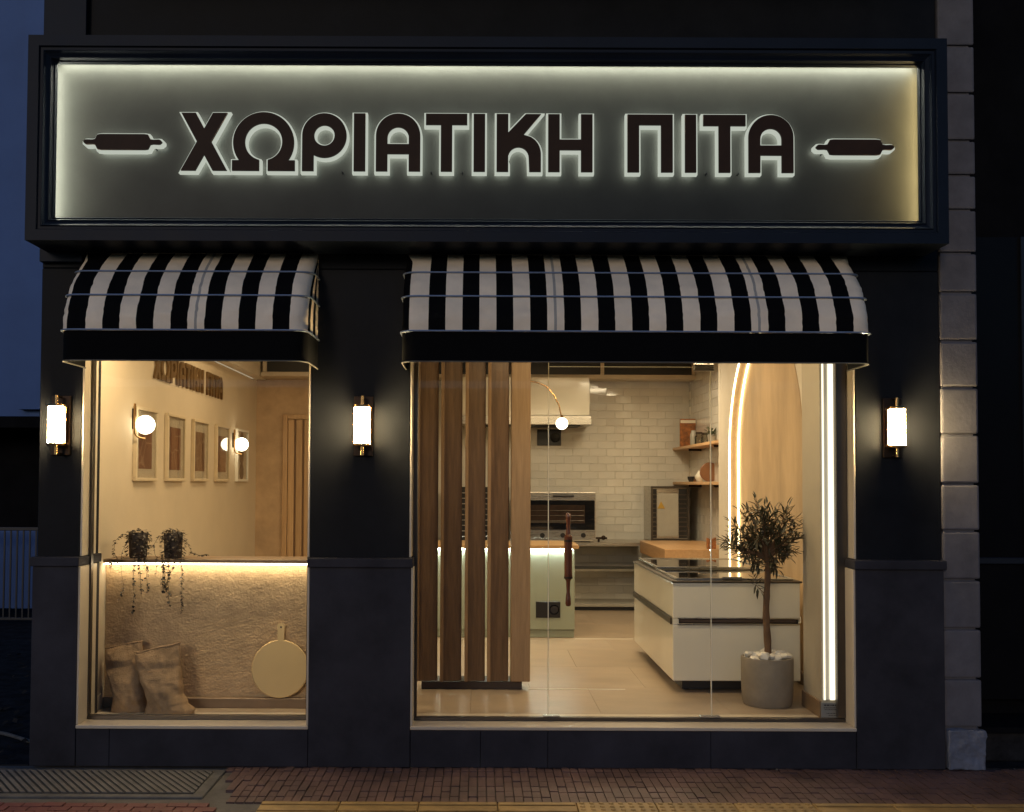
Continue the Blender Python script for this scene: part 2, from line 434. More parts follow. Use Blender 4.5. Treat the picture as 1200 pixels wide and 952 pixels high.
# ------------------------------------------------------------------ shop front
fr = thing('shop_building', 'dark navy shop front with grey plinth panels and two lit windows', 'shop front', (0, 0, 0))
XO0, XO1 = ax(47, 0, 450), ax(1101, 0, 450)            # outer edges of the upper piers
PL = [(XO0, -2.335), (-.99, -.41), (2.205, XO1)]       # upper piers
for x0, x1 in PL:
    box('pier', M['navy'], fr, x0, x1, 0, .30, 1.155, 2.9, bev=.004)
PLO = [(ax(36, -.04, 780), ax(89.5, -.04, 780)), (ax(362, -.04, 760), ax(481, -.04, 760)), (ax(1003.5, -.04, 760), ax(1107, -.04, 760))]
for x0, x1 in PLO:
    box('plinth_panel', M['plinth'], fr, x0, x1, -.04, .30, 0.003, 1.150, bev=.003)
    box('plinth_cap', M['plinth'], fr, x0-.012, x1+.012, -.058, .302, 1.1515, 1.205, bev=.006)
# panels under the windows, set a few millimetres behind the piers' plinths
lx = [PLO[0][1]+.002, ax(128, -.035, 870), PLO[1][0]-.002]
rx = [PLO[1][1]+.002, ax(563, -.035, 870), ax(642, -.035, 870), ax(833, -.035, 870), PLO[2][0]-.002]
for xs in (lx, rx):
    for a, c in zip(xs[:-1], xs[1:]):
        box('base_panel', M['plinth'], fr, a+.0012, c-.0012, -.036, .1, .003, FL-.022, bev=.002)
for a, c in ((PLO[0][1]+.001, PLO[1][0]-.001), (PLO[1][1]+.001, PLO[2][0]-.001)):
    box('sill', M['cream_metal'], fr, a, c, -.043, .30, FL-.020, FL, bev=.003)
# cream reveal linings inside the openings
def lining(x, xi, lowx):
    B().box(x, xi, .003, .22, 1.208, 2.84, bev=.002).build('reveal_lining', M['cream_metal'], fr)
    B().box(lowx, lowx+(xi-x), -.036, .22, FL+.001, 1.150, bev=.002).build('reveal_lining', M['cream_metal'], fr)
lining(-2.334, -2.322, PLO[0][1]+.001); lining(-.992, -1.004, PLO[1][0]-.001)
lining(-.409, -.397, PLO[1][1]+.001); lining(2.204, 2.192, PLO[2][0]-.001)
box('lintel', M['navy'], fr, -2.336, -.992, .0, .30, 2.80, 2.9)
box('lintel', M['navy'], fr, -.408, 2.204, .0, .30, 2.80, 2.9)
box('upper_wall', M['navy'], fr, XO0, XO1, .004, .30, 2.903, 6.2)
box('pilaster', M['navy_frame'], fr, XO0-.001, ax(102, -.03, 20), -.04, .003, 2.93, 6.19)
box('side_wall', M['dark_wall'], fr, XO0+.01, XO0+.10, .302, 6.2, 0, 6.2)
box('rear_wall', M['dark_wall'], fr, XO0+.102, XO1-.002, 6.22, 6.3, 0, 6.2)
box('side_wall', M['dark_wall'], fr, XO1-.10, XO1-.01, .302, 6.2, 0, 6.2)
box('unseen_balcony_slab', M['navy'], fr, XO0+.25, XO1-.05, -1.05, .0, 4.86, 5.04)  # out-of-view slab, put overhead to darken the upper front

# ------------------------------------------------------------------ glazing
dw = thing('display_window', 'narrow fixed shop window pane with dark slim frame around the sacks display', 'window', (-1.67, GY, FL))
GZ = 2.79
box('frame_rail', M['alu'], dw, -2.318, -1.008, GY-.02, GY+.02, FL+.001, FL+.026)
box('frame_rail', M['alu'], dw, -2.318, -1.008, GY-.02, GY+.02, GZ-.03, GZ)
box('frame_stile', M['alu'], dw, -2.318, -2.304, GY-.02, GY+.02, FL+.028, GZ-.032)
box('frame_stile', M['alu'], dw, -1.022, -1.008, GY-.02, GY+.02, FL+.028, GZ-.032)
box('pane', M['glass'], dw, -2.306, -1.020, GY-.005, GY+.005, FL+.02, GZ-.02, bev=0)
gz = thing('glass_entrance', 'wide frameless glass entrance with a hinged door and fixed side panes', 'glass entrance', (.9, GY, FL))
box('frame_rail', M['alu'], gz, -.394, 2.189, GY-.018, GY+.018, FL+.001, FL+.022)
box('frame_rail', M['alu'], gz, -.394, 2.189, GY-.02, GY+.02, GZ-.03, GZ)
box('frame_stile', M['alu'], gz, -.394, -.366, GY-.02, GY+.02, FL+.024, GZ-.032)
box('frame_stile', M['alu'], gz, 2.125, 2.189, GY-.02, GY+.02, FL+.024, GZ-.032)
dx0, dx1 = ax(642.5, GY, 640), ax(833, GY, 640); dzt = az(430.5, GY, 720)
box('fixed_pane', M['glass'], gz, -.364, dx0-.002, GY-.005, GY+.005, FL+.024, GZ-.032, bev=0)
box('fixed_pane', M['glass'], gz, dx1+.002, 2.123, GY-.005, GY+.005, FL+.024, GZ-.032, bev=0)
box('transom_pane', M['glass'], gz, dx0+.001, dx1-.001, GY-.005, GY+.005, dzt+.004, GZ-.032, bev=0)
M['edge'] = mat('polished_glass_edge', (.85, .80, .62), .25, var=.03)
door = box('door', M['glass'], gz, dx0+.004, dx1-.004, GY-.005, GY+.005, FL+.026, dzt, bev=0)
door['_loc'] = gz['_loc']
for x, z0 in ((dx0-.0022, FL+.024), (dx1-.0022, FL+.024)):
    B().box(x, x+.0044, GY-.0062, GY+.0062, z0, GZ-.033).build('pane_edge', M['edge'], gz)
B().box(dx0+.004, dx1-.03, GY-.006, GY+.006, dzt+.0005, dzt+.0035).build('pane_edge', M['edge'], gz)
B().box(dx0-.03, dx0+.07, GY-.02, GY+.02, FL+.0225, FL+.034, bev=.003).build('floor_patch', M['steel'], gz)
B().box(dx1-.07, dx1+.05, GY-.02, GY+.02, FL+.0225, FL+.034, bev=.003).build('floor_patch', M['steel'], gz)
B().box(dx1-.10, dx1+.02, GY-.014, GY+.014, dzt-.022, dzt+.022, bev=.003).build('corner_patch', M['steel'], gz)
# rolling-pin door handle, on the street side of the door
hy = GY-.075; hx, zt = at(666, 601, hy); hx2, zb = at(664, 711, hy); Lh = zt-zb
prof = [(.0001, 0), (.013, .004), (.017, .018), (.015, .05), (.010, .085), (.012, .125), (.013, .15)]
prof += [(.0215, .165), (.0235, .18), (.0225, .20)]
prof = prof + [(.0235, Lh-.20), (.0235, Lh-.155), (.0245, Lh-.14), (.014, Lh-.128), (.0125, Lh-.10), (.011, Lh-.07), (.015, Lh-.03), (.016, Lh-.015), (.011, Lh-.003), (.0001, Lh)]
B().lathe(prof, (hx, hy, zb), 24).build('rolling_pin_handle', M['dark_wood'], door)
for zz in (zb+.17, zt-.165):
    B().tube([(hx, hy+.01, zz), (hx, GY-.006, zz)], .009, 10).build('handle_fixing', M['chrome'], door)
    B().lathe([(.0255, -.006), (.0255, .006)], (hx, hy, zz), 20).build('handle_collar', M['brass_dark'], door)

# ------------------------------------------------------------------ shop sign
SY = -.32                                   # front of the sign box
sx0, sx1 = ax(31, SY, 160), ax(1111, SY, 160)
sz0, sz1 = az(283.5, SY, 570), az(43, SY, 570)
PY = -.095                                   # back panel of the sign
sg = thing('shop_sign', 'long backlit shop sign in a stepped dark navy frame reading ΧΩΡΙΑΤΙΚΗ ΠΙΤΑ', 'shop sign', ((sx0+sx1)/2, 0, sz0))
ins = .142
prof = [(0, -.004), (0, SY), (.060, SY), (.066, SY+.014), (.080, SY+.014), (.086, SY+.006), (.096, SY+.018), (.112, SY+.030), (.120, SY+.024), (.126, SY+.036), (.132, SY+.048), (.137, SY+.044), (ins, SY+.054), (ins, SY+.066), (ins-.092, SY+.066), (ins-.092, PY+.014), (ins-.105, PY+.014), (ins-.105, -.004)]
b = B(); n = len(prof)
vs = []
for cx_, cz_ in ((0, 0), (1, 0), (1, 1), (0, 1)):
    for d, y in prof: vs.append((sx0+d if cx_ == 0 else sx1-d, y, sz0+d if cz_ == 0 else sz1-d))
fs = [(c*n+i, c*n+(i+1) % n, ((c+1) % 4)*n+(i+1) % n, ((c+1) % 4)*n+i) for c in range(4) for i in range(n)]
b.add(vs, fs); b.build('frame', M['navy_frame'], sg)
ox0, ox1, oz0, oz1 = sx0+ins, sx1-ins, sz0+ins, sz1-ins
box('back_panel', M['panel'], sg, ox0-.0915, ox1+.0915, PY, PY+.012, oz0-.0915, oz1+.0915, bev=0)
# light strips in the pocket behind the lip of the frame: top and both ends
B().box(ox0-.05, ox1+.05, PY-.060, PY-.025, oz1+.072, oz1+.075).build('light_strip', M['led_sign'], sg)
B().box(ox0-.084, ox0-.081, PY-.075, PY-.035, oz0+.01, oz1+.05).build('light_strip', M['led_sign'], sg)
M['led_sign_warm'] = glow('sign_led_aged', (1.0, .76, .34), 60.0)
B().box(ox1+.081, ox1+.084, PY-.085, PY-.045, oz0+.01, oz1+.05).build('light_strip', M['led_sign_warm'], sg)

def arc(cx, cy, r, a0, a1, n=28, ry=None):
    return [(cx+r*math.cos(R(a0+(a1-a0)*i/n)), cy+(ry or r)*math.sin(R(a0+(a1-a0)*i/n))) for i in range(n+1)]
def glyph(ch):
    t = .20
    if ch == 'Χ':
        w_, h = .80, .25
        yt = w_/(2*(w_-h))
        return [[(0, 1), (h, 1), (w_/2, 1-(1-yt)), (w_-h, 1), (w_, 1), (h+(w_-h)/2, .5), (w_, 0), (w_-h, 0), (w_/2, 1-yt), (h, 0), (0, 0), ((w_-h)/2, .5)]] if yt < 1 else None, w_
    if ch == 'Ω':
        a = math.degrees(math.asin((.18-.49)/.525)); ai = math.degrees(math.asin((.185-.50)/.322))
        o = [(0, 0), (.465, 0)] + arc(.54, .50, .322, 180-ai-360+360, ai-0, 1)[:0]
        inner = arc(.54, .50, .322, 180-ai, ai, 40)          # over the top from left-bottom to right-bottom
        inner[0] = (.465, .187); inner[-1] = (.615, .187)
        outer = arc(.54, .49, .525, a, 180-a, 48)
        return [[(0, 0), (.465, 0)] + inner + [(.615, 0), (1.08, 0), (1.08, .18)] + outer + [(0, .18)]], 1.08
    if ch == 'Ρ':
        r = .385; c = (r, 1-r)
        a = -math.degrees(math.acos((t-r)/r))
        return [[(0, 0), (t, 0)] + arc(c[0], c[1], r, a, 180, 40), arc(c[0], c[1], .178, 0, 360, 30)[:-1]], .77
    if ch == 'Ι': return [[(0, 0), (t, 0), (t, 1), (0, 1)]], t
    if ch == 'Α':
        w_ = .77; r = w_/2
        return [[(0, 0), (t, 0), (t, .30), (w_-t, .30), (w_-t, 0), (w_, 0)] + arc(r, 1-r, r, 0, 180, 34),
                [(t, .47), (w_-t, .47)] + arc(r, .58, r-t, 0, 180, 20)], w_
    if ch == 'Τ':
        w_ = .73; return [[(w_/2-t/2, 0), (w_/2+t/2, 0), (w_/2+t/2, .81), (w_, .81), (w_, 1), (0, 1), (0, .81), (w_/2-t/2, .81)]], w_
    if ch == 'Κ':
        w_ = .76
        return [[(0, 0), (t, 0), (t, .30)] + arc(.375, .25, .175, 180, 0, 14, .175)[1:] + [(w_-t, 0), (w_, 0), (w_, .30)]
                + arc(.46, .30, .30, 0, 68, 12, .33)[1:] + [(.46, .64), (w_, 1), (w_-.26, 1), (t, .68), (t, 1), (0, 1)]], w_
    if ch == 'Η':
        w_ = .77; return [[(0, 0), (t, 0), (t, .38), (w_-t, .38), (w_-t, 0), (w_, 0), (w_, 1), (w_-t, 1), (w_-t, .56), (t, .56), (t, 1), (0, 1)]], w_
    if ch == 'Π':
        w_ = .78; return [[(0, 0), (t, 0), (t, .82), (w_-t, .82), (w_-t, 0), (w_, 0), (w_, 1), (0, 1)]], w_
    if ch == 'pin':
        hb = .5
        return [[(.0, .14), (.03, .08), (.06, .07), (.15, .08), (.20, .06), (.24, -.11), (.30, -.13), (1.05, -.13), (1.11, -.11), (1.15, .06), (1.20, .08), (1.29, .07), (1.32, .08), (1.35, .14),
                 (1.35, .18), (1.32, .24), (1.29, .25), (1.20, .24), (1.15, .26), (1.11, .43), (1.05, .45), (.30, .45), (.24, .43), (.20, .26), (.15, .24), (.06, .25), (.03, .24), (0, .18)]], 1.35
def curve_mesh(name, splines, sx, sz, depth, offset=0., bevel=0.):
    cu = bpy.data.curves.new(name, 'CURVE'); cu.dimensions = '2D'; cu.fill_mode = 'BOTH'; cu.extrude = depth/2; cu.offset = offset
    cu.bevel_depth = bevel; cu.bevel_resolution = 1
    for pts in splines:
        sp = cu.splines.new('POLY'); sp.points.add(len(pts)-1); sp.use_cyclic_u = True
        for p, (u, v) in zip(sp.points, pts): p.co = (u*sx, v*sz, 0, 1)
    o = bpy.data.objects.new(name, cu); col.objects.link(o)
    dg = bpy.context.evaluated_depsgraph_get()
    me = bpy.data.meshes.new_from_object(o.evaluated_get(dg)); me.name = name
    bpy.data.objects.remove(o); bpy.data.curves.remove(cu)
    me.transform(Matrix.Rotation(PI/2, 4, 'X'))          # stands in XZ, faces -Y
    return me
TEXT = [('Χ', 212, 266), ('Ω', 272, 345.5), ('Ρ', 354, 406), ('Ι', 414.5, 428), ('Α', 440.5, 492.5), ('Τ', 499, 547.5), ('Ι', 555, 568.5), ('Κ', 582, 634),
        ('Η', 642.5, 694.5), ('Π', 735.5, 788.5), ('Ι', 803, 816), ('Τ', 824.5, 874), ('Α', 877.5, 930)]
FY = -.185
def place_mesh(name, me, m, parent, loc):
    me.materials.clear(); me.materials.append(m)
    o = bpy.data.objects.new(name, me); col.objects.link(o); o.parent = parent
    o.location = Vector(loc) - Vector(parent['_loc']); o['_loc'] = parent['_loc']; return o
wz0, wz1 = az(201.0, FY, 570), az(133.5, FY, 570); hh = wz1-wz0
def sign_letter(ch, px0, px1, name, zb, zscale):
    spl, gw = glyph(ch)
    x0, x1 = ax(px0, FY, 165), ax(px1, FY, 165)
    sxx = (x1-x0)/gw
    f = place_mesh(name, curve_mesh(name, spl, sxx, zscale, .016), M['face'], sg, (x0, FY+.008, zb))
    h = curve_mesh('halo_body', spl, sxx, zscale, .036, .0105)
    h.materials.append(M['halo'])
    o = bpy.data.objects.new('halo_body', h); col.objects.link(o); o.parent = f; o.location = (0, .008+.0205+.002, 0)
    hl = curve_mesh('back_light', spl, sxx, zscale, .003, .004)
    hl.materials.append(M['halo_light'])
    o = bpy.data.objects.new('back_light', hl); col.objects.link(o); o.parent = f; o.location = (0, .008+.0225+.0215, 0)
    # stand-off pins carry the letter on the panel
    for u in (.12, .88):
        B().tube([(x0+(x1-x0)*u, FY+.05, zb+zscale*.03), (x0+(x1-x0)*u, PY, zb+zscale*.03)], .004, 6).build('standoff', M['iron'], sg)
    return f
for ch, a, c in TEXT: sign_letter(ch, a, c, 'letter', wz0, hh)
pz = az(168.5, FY, 570)
for a, c, dz in ((97.5, 189.5, 0), (956.5, 1048, -.033)):
    sc_ = (ax(c, FY)-ax(a, FY))/1.35
    sign_letter('pin', a, c, 'rolling_pin_emblem', az(166.2 if a < 500 else 172.5, FY, 143 if a < 500 else 1002)-.16*.47*sc_, sc_*.47)

# ------------------------------------------------------------------ awnings
PROT = [(.015, az(299, -.015)), (.10, az(307, -.10)), (.20, az(318, -.20)), (.285, az(332, -.285)), (.345, az(349, -.345)), (.385, az(368, -.385)), (.40, az(388.5, -.40))]
def prof_at(t):
    """t 0..1 from the wall to the front bar, smooth"""
    k = t*(len(PROT)-1); i = min(int(k), len(PROT)-2); u = k-i
    def g(j): return PROT[max(0, min(len(PROT)-1, j))]
    p0, p1, p2, p3 = g(i-1), g(i), g(i+1), g(i+2)
    cr = lambda a, b_, c, d: .5*((2*b_)+(-a+c)*u+(2*a-5*b_+4*c-d)*u*u+(-a+3*b_-3*c+d)*u**3)
    return cr(p0[0], p1[0], p2[0], p3[0]), cr(p0[1], p1[1], p2[1], p3[1])
def plan(xl, xr, p, cuts, taper=0.):
    """points of the awning's plan outline at protrusion p; cuts = x of the front samples"""
    r = min(.085, p*.8); pts = []
    ns, na = 7, 6
    for i in range(ns): pts.append((xl, -(p-r)*i/ns))
    for i in range(na): a = PI/2*i/na; pts.append((xl+r-r*math.cos(a), -(p-r)-r*math.sin(a)))
    fx0, fx1 = xl+r, xr-r
    for c in cuts: pts.append((min(max(c, fx0), fx1), -p))
    for i in range(1, na+1): a = PI/2*(1-i/na); pts.append((xr-r+r*math.cos(a), -(p-r)-r*math.sin(a)))
    for i in range(1, ns+1): pts.append((xr, -(p-r)*(1-i/ns)))
    return pts
def awning(name, label, pxl, pxr, first, nstripe, seams):
    xl, xr = ax(pxl, -.4, 388), ax(pxr, -.4, 388); x1 = ax(first, -.4, 388); pitch = .0934
    root = thing(name, label, 'awning', ((xl+xr)/2, 0, 2.3), 'striped awnings under the shop sign')
    cuts = [xl+.06]; kinds = []
    SUB = 4
    bounds = [x1 + i*pitch for i in range(nstripe)]
    for i, bx in enumerate(bounds):
        if i:
            for k in range(1, SUB): cuts.append(bounds[i-1] + pitch*k/SUB)
        cuts.append(bx)
        if i in seams:
            cuts += [bx+pitch*.40, bx+pitch*.56]
    cuts.append(xr-.06); cuts = sorted(cuts)
    NT = 30; grid = []
    for j in range(NT+1):
        t = j/NT; p, z = prof_at(t)
        row = []
        for q, (x, y) in enumerate(plan(xl, xr, p, cuts)):
            seg = [0, .36, .655, 1.0]; qi = 0 if t < .36 else 1 if t < .655 else 2
            env = math.sin(PI*min(1, max(0, (t-seg[qi])/(seg[qi+1]-seg[qi]))))**.8
            nv = Vector((x*7+pxl, z*9, 3.1)); d = noise.noise(nv)*.014*env + noise.noise(nv*2.7)*.007*env + env*(.013*(1-abs(noise.noise(Vector((x*5+z*13, z*17-x*4, pxl)))))**7 - .004*(1-abs(noise.noise(Vector((x*8-z*12, z*9+x*3, pxl+7)))))**8)
            d -= .011*env
            row.append((x, y + d*(.4+.6*(-y/.4)), z + noise.noise(nv*1.3)*.003*env))
        grid.append(row)
    m = len(grid[0]); b = B(); vs = [v for r_ in grid for v in r_]
    p, _ = prof_at(1); base = plan(xl, xr, p, cuts)
    s = [0.]
    for a_, c_ in zip(base[:-1], base[1:]): s.append(s[-1] + math.hypot(c_[0]-a_[0], c_[1]-a_[1]))
    i0 = 7+6
    fs = []; ms = []
    for q in range(m-1):
        xm = (base[q][0]+base[q+1][0])/2
        if i0 <= q < i0+len(cuts)-1: k = math.floor((xm-x1)/pitch)
        elif q < i0: k = math.floor(((xl+.10) - x1 - (s[i0]-(s[q]+s[q+1])/2) )/pitch)
        else: k = math.floor(((xr-.10) - x1 + ((s[q]+s[q+1])/2 - s[i0+len(cuts)-1]))/pitch)
        mi = 0 if (k % 2 == STR) else 1
        if k in seams and i0 <= q < i0+len(cuts)-1 and pitch*.39 < xm-(x1+k*pitch) < pitch*.57: mi = 2
        for j in range(NT):
            b.add([], [])
            b.f.append((j*m+q, j*m+q+1, (j+1)*m+q+1, (j+1)*m+q)); b.m.append(mi); b.sm.append(True)
    b.v = vs
    cn = b.build('canopy', [M['stripe_white'], M['stripe_black'], M['seam']], root, sharp=80)
    # valance: straight drop of plain black canvas
    vb = B(); zt_ = prof_at(1)[1]; zb_ = az(424, -.40); rows = 7; vv = []
    for j in range(rows+1):
        z = zt_ - .004 + (zb_-zt_)*j/rows
        for x, y in base:
            wv = noise.noise(Vector((x*5, z*6, pxl)))*.006*(j/rows)
            vv.append((x, y*(1-.015*j/rows)+wv, z))
    vb.v = vv
    for j in range(rows):
        for q in range(m-1): vb.f.append((j*m+q, j*m+q+1, (j+1)*m+q+1, (j+1)*m+q)); vb.m.append(0); vb.sm.append(True)
    vb.build('valance', M['stripe_black'], root, sharp=80)
    B().tube([(x, y*(.985), zb_) for x, y in base], .0045, 6).build('hem', M['hem'], root)
    for t in (.36, .655, 1.0):
        p, z = prof_at(t)
        q = plan(xl-.007, xr+.007, p+.010, [xl+.1, (xl+xr)/2, xr-.1])
        B().tube([(x, y, z) for x, y in q], .0052, 8).build('tube_rib', M['pipe'], root)
    # the folding frame at the wall
    B().box(xl+.02, xr-.02, -.03, -.003, PROT[0][1]+.002, PROT[0][1]+.03, bev=.004).build('wall_bar', M['iron'], root)
    return root
STR = 1
awning('striped_awning', 'shorter black and white striped awning above the sacks window with plain black valance', 68, 359, 80, 14, (7,))
STR = 0
awning('striped_awning', 'longer black and white striped awning above the glass entrance with plain black valance', 470, 1023, 482, 27, (8, 20))

# ------------------------------------------------------------------ wall lanterns on the piers
def lantern(loc):
    x, y, z = loc
    t = thing('wall_lantern', '', 'wall lamp', loc, 'brass wall lanterns on the piers')
    B().box(x-.055, x+.055, y-.020, y-.001, z-.175, z+.175, bev=.003).build('backplate', M['brass_dark'], t)
    lp = B().lathe([(.045, -.104), (.045, .104)], (x, y-.082, z), 28).build('lamp_tube', M['lantern'], t)
    h = B()
    for s_ in (-1, 1):
        B().lathe([(.051, -.007), (.054, 0), (.051, .007)], (x, y-.082, z+s_*.1115), 28).build('end_cap', M['brass'], t)
        B().tube([(x, y-.082, z+s_*.119), (x, y-.082, z+s_*.172)], .010, 12).build('stub', M['brass'], t)
        B().tube([(x, y-.082, z+s_*.165), (x, y-.017, z+s_*.165)], .007, 8).build('arm', M['brass_dark'], t)
    for s_ in (-1, 1): B().tube([(x+s_*.0475, y-.086, z-.108), (x+s_*.0475, y-.086, z+.108)], .0042, 8).build('side_rod', M['brass'], t)
    sb = B(); n_ = 18                                   # curved brass shield behind the tube
    for rr in (.0495, .0520):
        for zz in (-.104, .104):
            for i in range(n_+1):
                a = R(24 + 132*i/n_); sb.v.append((x+rr*math.cos(a), y-.082+rr*math.sin(a), z+zz))
    k = n_+1
    fs = []
    for i in range(n_):
        fs += [(i, i+1, k+i+1, k+i), (2*k+i, 3*k+i, 3*k+i+1, 2*k+i+1), (i, 2*k+i, 2*k+i+1, i+1), (k+i, k+i+1, 3*k+i+1, 3*k+i)]
    fs += [(0, k, 3*k, 2*k), (n_, 2*k+n_, 3*k+n_, k+n_)]
    for f in fs: sb.f.append(f); sb.m.append(0); sb.sm.append(True)
    sb.build('shield', M['brass'], t)
    return t
z_l = [at(66, 498, -.08), at(424.5, 499, -.08), at(1051, 501, -.08)]
L0 = lantern((z_l[0][0], 0, z_l[0][1]))
L0['label'] = 'lit brass cylinder wall lantern on the outer pier beside the railed alley'
for (x, z), lb in zip(z_l[1:], ('lit brass cylinder wall lantern on the pier between the two windows', 'lit brass cylinder wall lantern on the pier beside the stone block column')):
    c = copy_tree(L0, (x, 0, z)); c['label'] = lb

# ------------------------------------------------------------------ interior shell
sf = struct(B().box(XO0+.11, XO1-.11, .305, 6.2, -.02, FL-.012).build('shop_floor', M['grout'])); sf['_loc'] = (0, 0, 0)
sf2 = B()
ft = B().box(0, .799, 0, .799, -.011, 0, bev=.001).build('floor_tile', M['floor']); ftm = ft.data; bpy.data.objects.remove(ft)
yy = .17; r_ = 0
B().box(-2.318, -.99, .142, .304, FL-.03, FL-.0005).build('sill_floor', M['floor'], sf)
B().box(-.394, 2.19, .142, .304, FL-.03, FL-.0005).build('sill_floor', M['floor'], sf)
for r_ in range(8):
    for c_ in range(7):
        x = -2.45 + c_*.8 - (r_ % 2)*.4; y = .306 + r_*.8
        if y > 5.9: continue
        xa, xb, yb_ = max(x, -2.36), min(x+.799, 2.50), min(y+.799, 5.89)
        if xb - xa < .02: continue
        if xb - xa > .79 and yb_ - y > .79: shared('floor_tile', ftm, sf, (x, y, FL))
        else: B().box(xa, xb, y, yb_, FL-.011, FL, bev=.001).build('floor_tile', M['floor'], sf)
# ceiling and high bulkheads
CZ = 3.12
struct(B().box(XO0+.11, XO1-.11, .305, 6.2, CZ, CZ+.1).build('ceiling', M['white_wall']))
BZ = 2.715
lw = struct(B().box(XL-.12, XL, .302, YC+.1, FL-.02, CZ-.002).build('left_wall', M['cream'])); lw['_loc'] = (0, 0, 0)
B().box(XL+.002, XL+.11, .32, YC-.06, BZ, CZ-.004, bev=.004).build('bulkhead', M['white_wall'], lw)
B().box(XL+.002, XL+.008, .4, YC-.2, BZ-.006, BZ-.001).build('cove_strip', glow('cove_led', LEDC, .45), lw)
bw = struct(B().box(XL-.12, -.95, YC, YC+.12, FL-.02, CZ-.002).build('seating_back_wall', M['plaster'])); bw['_loc'] = (0, 0, 0)
ret = struct(B().box(-.95, -.83, YC, YB, FL-.02, CZ-.002).build('kitchen_side_wall', M['white_wall']))
kw = struct(B().box(-.95, 2.6, YB, YB+.12, FL-.02, CZ-.002).build('kitchen_back_wall', M['wall_grout'])); kw['_loc'] = (0, 0, 0)
XK = 2.44
krw = struct(B().box(XK, XK+.1, 3.30, YB, FL-.02, CZ-.002).build('kitchen_right_wall', M['wall_grout'])); krw['_loc'] = (0, 0, 0)
# glazed bulkhead band over the back: pale frame, dark panels
def loft(name, label, x0, x1, y, z0, posts):
    t = thing(name, label, 'bulkhead', ((x0+x1)/2, y, z0))
    B().box(x0, x1, y, y+.30, z0, z0+.045, bev=.004).build('bottom_rail', M['oak_light'] if False else M['cream_metal'], t)
    for x in posts: B().box(x-.02, x+.02, y, y+.05, z0+.047, CZ-.003, bev=.003).build('stile', M['cream_metal'], t)
    ps = sorted(posts)
    for a, c in zip(ps[:-1], ps[1:]): B().box(a+.021, c-.021, y+.02, y+.035, z0+.047, CZ-.003).build('dark_panel', M['black'], t)
loft('loft_front', 'dark panelled loft front with pale frame above the seating corner', XL+.115, -.96, YC-.36, az(441, YC-.36, 340), [ax(310, YC-.36, 430), -1.2])
zk = az(444, YB-.4, 720)
loft('loft_front', 'dark panelled loft front with pale frame above the tiled kitchen', -.82, XK-.003, YB-.4, zk, [-.5, ax(706, YB-.4, 435), XK-.03])

# kitchen wall tiles, each its own piece
tw, th = .196, .088
tb = B().box(-.0973, .0973, -.005, 0, -.0433, .0433, bev=.004); to = tb.build('tile', M['tile']); tm = to.data; bpy.data.objects.remove(to)
rt = random.Random(5)
z = FL + .05
row = 0; cnt = 0
while z < zk-.02:
    x = -.1 + (row % 2)*tw/2 + .40
    while x < XK - .03:
        if not (z < .95 and x < .4):
            shared('tile', tm, kw, (x+.0, YB-.0005, z+.044), (R(rt.uniform(-1.0, 1.0)), 0, R(rt.uniform(-1.1, 1.1)))); cnt += 1
        x += tw
    z += th; row += 1
z = .95; row = 0
while z < zk-.02:
    y = YB - .10 - (row % 2)*tw/2
    while y > 4.2:
        shared('tile', tm, krw, (XK-.0005, y, z+.044), (0, R(rt.uniform(-.4, .4)), R(-90 + rt.uniform(-.6, .6)) + PI)) if False else shared('tile', tm, krw, (XK-.0005, y, z+.044), (0, 0, R(90+180+rt.uniform(-.6, .6))))
        y -= tw
    z += th; row += 1

# right-hand wall with the arched niche
NY0, NY1 = .95, 3.0; NC = (NY0+NY1)/2; NR = (NY1-NY0)/2; NSZ = 1.90; ND = .085
arch = [(NY0, FL)] + [(NY0, NSZ)] + [(NC - NR*math.cos(R(180*i/32)), NSZ + NR*math.sin(R(180*i/32))) for i in range(1, 32)] + [(NY1, NSZ), (NY1, FL)]
rw = struct(B().box(XR+ND, XR+ND+.06, .5, 3.34, FL-.02, CZ-.002).build('right_wall', M['niche'])); rw['_loc'] = (0, 0, 0)
b = B()
# wall skin with arch opening: strips between the arch and the outline
top = CZ-.003
b.prism([(.46, FL), (NY0, FL), (NY0, top), (.46, top)], 'X', XR, XR+ND-.001)
b.prism([(NY1, FL), (3.33, FL), (3.33, top), (NY1, top)], 'X', XR, XR+ND-.001)
ap = arch[1:-1]
for (y0, z0), (y1, z1) in zip(ap[:-1], ap[1:]):
    if abs(y1-y0) > 1e-5: b.prism([(y0, z0), (y1, z1), (y1, top), (y0, top)], 'X', XR, XR+ND-.001)
b.build('niche_surround', M['white_wall'], rw)
# jamb lining and its two light lines
ac = [(NC + (y-NC)*.9985, NSZ + (z_-NSZ)*.9985 if z_ > NSZ else z_) for y, z_ in arch]
b = B()
for (y0, z0), (y1, z1) in zip(ac[:-1], ac[1:]):
    o = len(b.v); b.add([(XR-.004, y0, z0), (XR-.004, y1, z1), (XR+ND-.002, y1, z1), (XR+ND-.002, y0, z0)], [(0, 1, 2, 3)], 0, True)
b.build('niche_jamb', M['plaster'], rw)
for xx in (XR-.006, XR+ND-.012):
    pts = [(xx, NC + (y-NC)*.990, NSZ + (z_-NSZ)*.990 if z_ > NSZ else max(z_, .42)) for y, z_ in ac if xx > XR or y > NC]
    B().tube(pts, .0075, 6).build('light_line', M['led_niche'], rw)
B().box(XR+ND-.02, XR+ND-.001, NY0+.02, NY1-.02, FL+.001, FL+.09, bev=.003).build('skirting', M['brown_skirt'], rw)
B().box(XR-.02, XR-.0005, .56, NY0-.03, FL+.001, FL+.09, bev=.003).build('skirting', M['brown_skirt'], rw)
B().box(XR-.02, XR-.0005, NY1+.03, 3.33, FL+.001, FL+.09, bev=.003).build('skirting', M['brown_skirt'], rw)
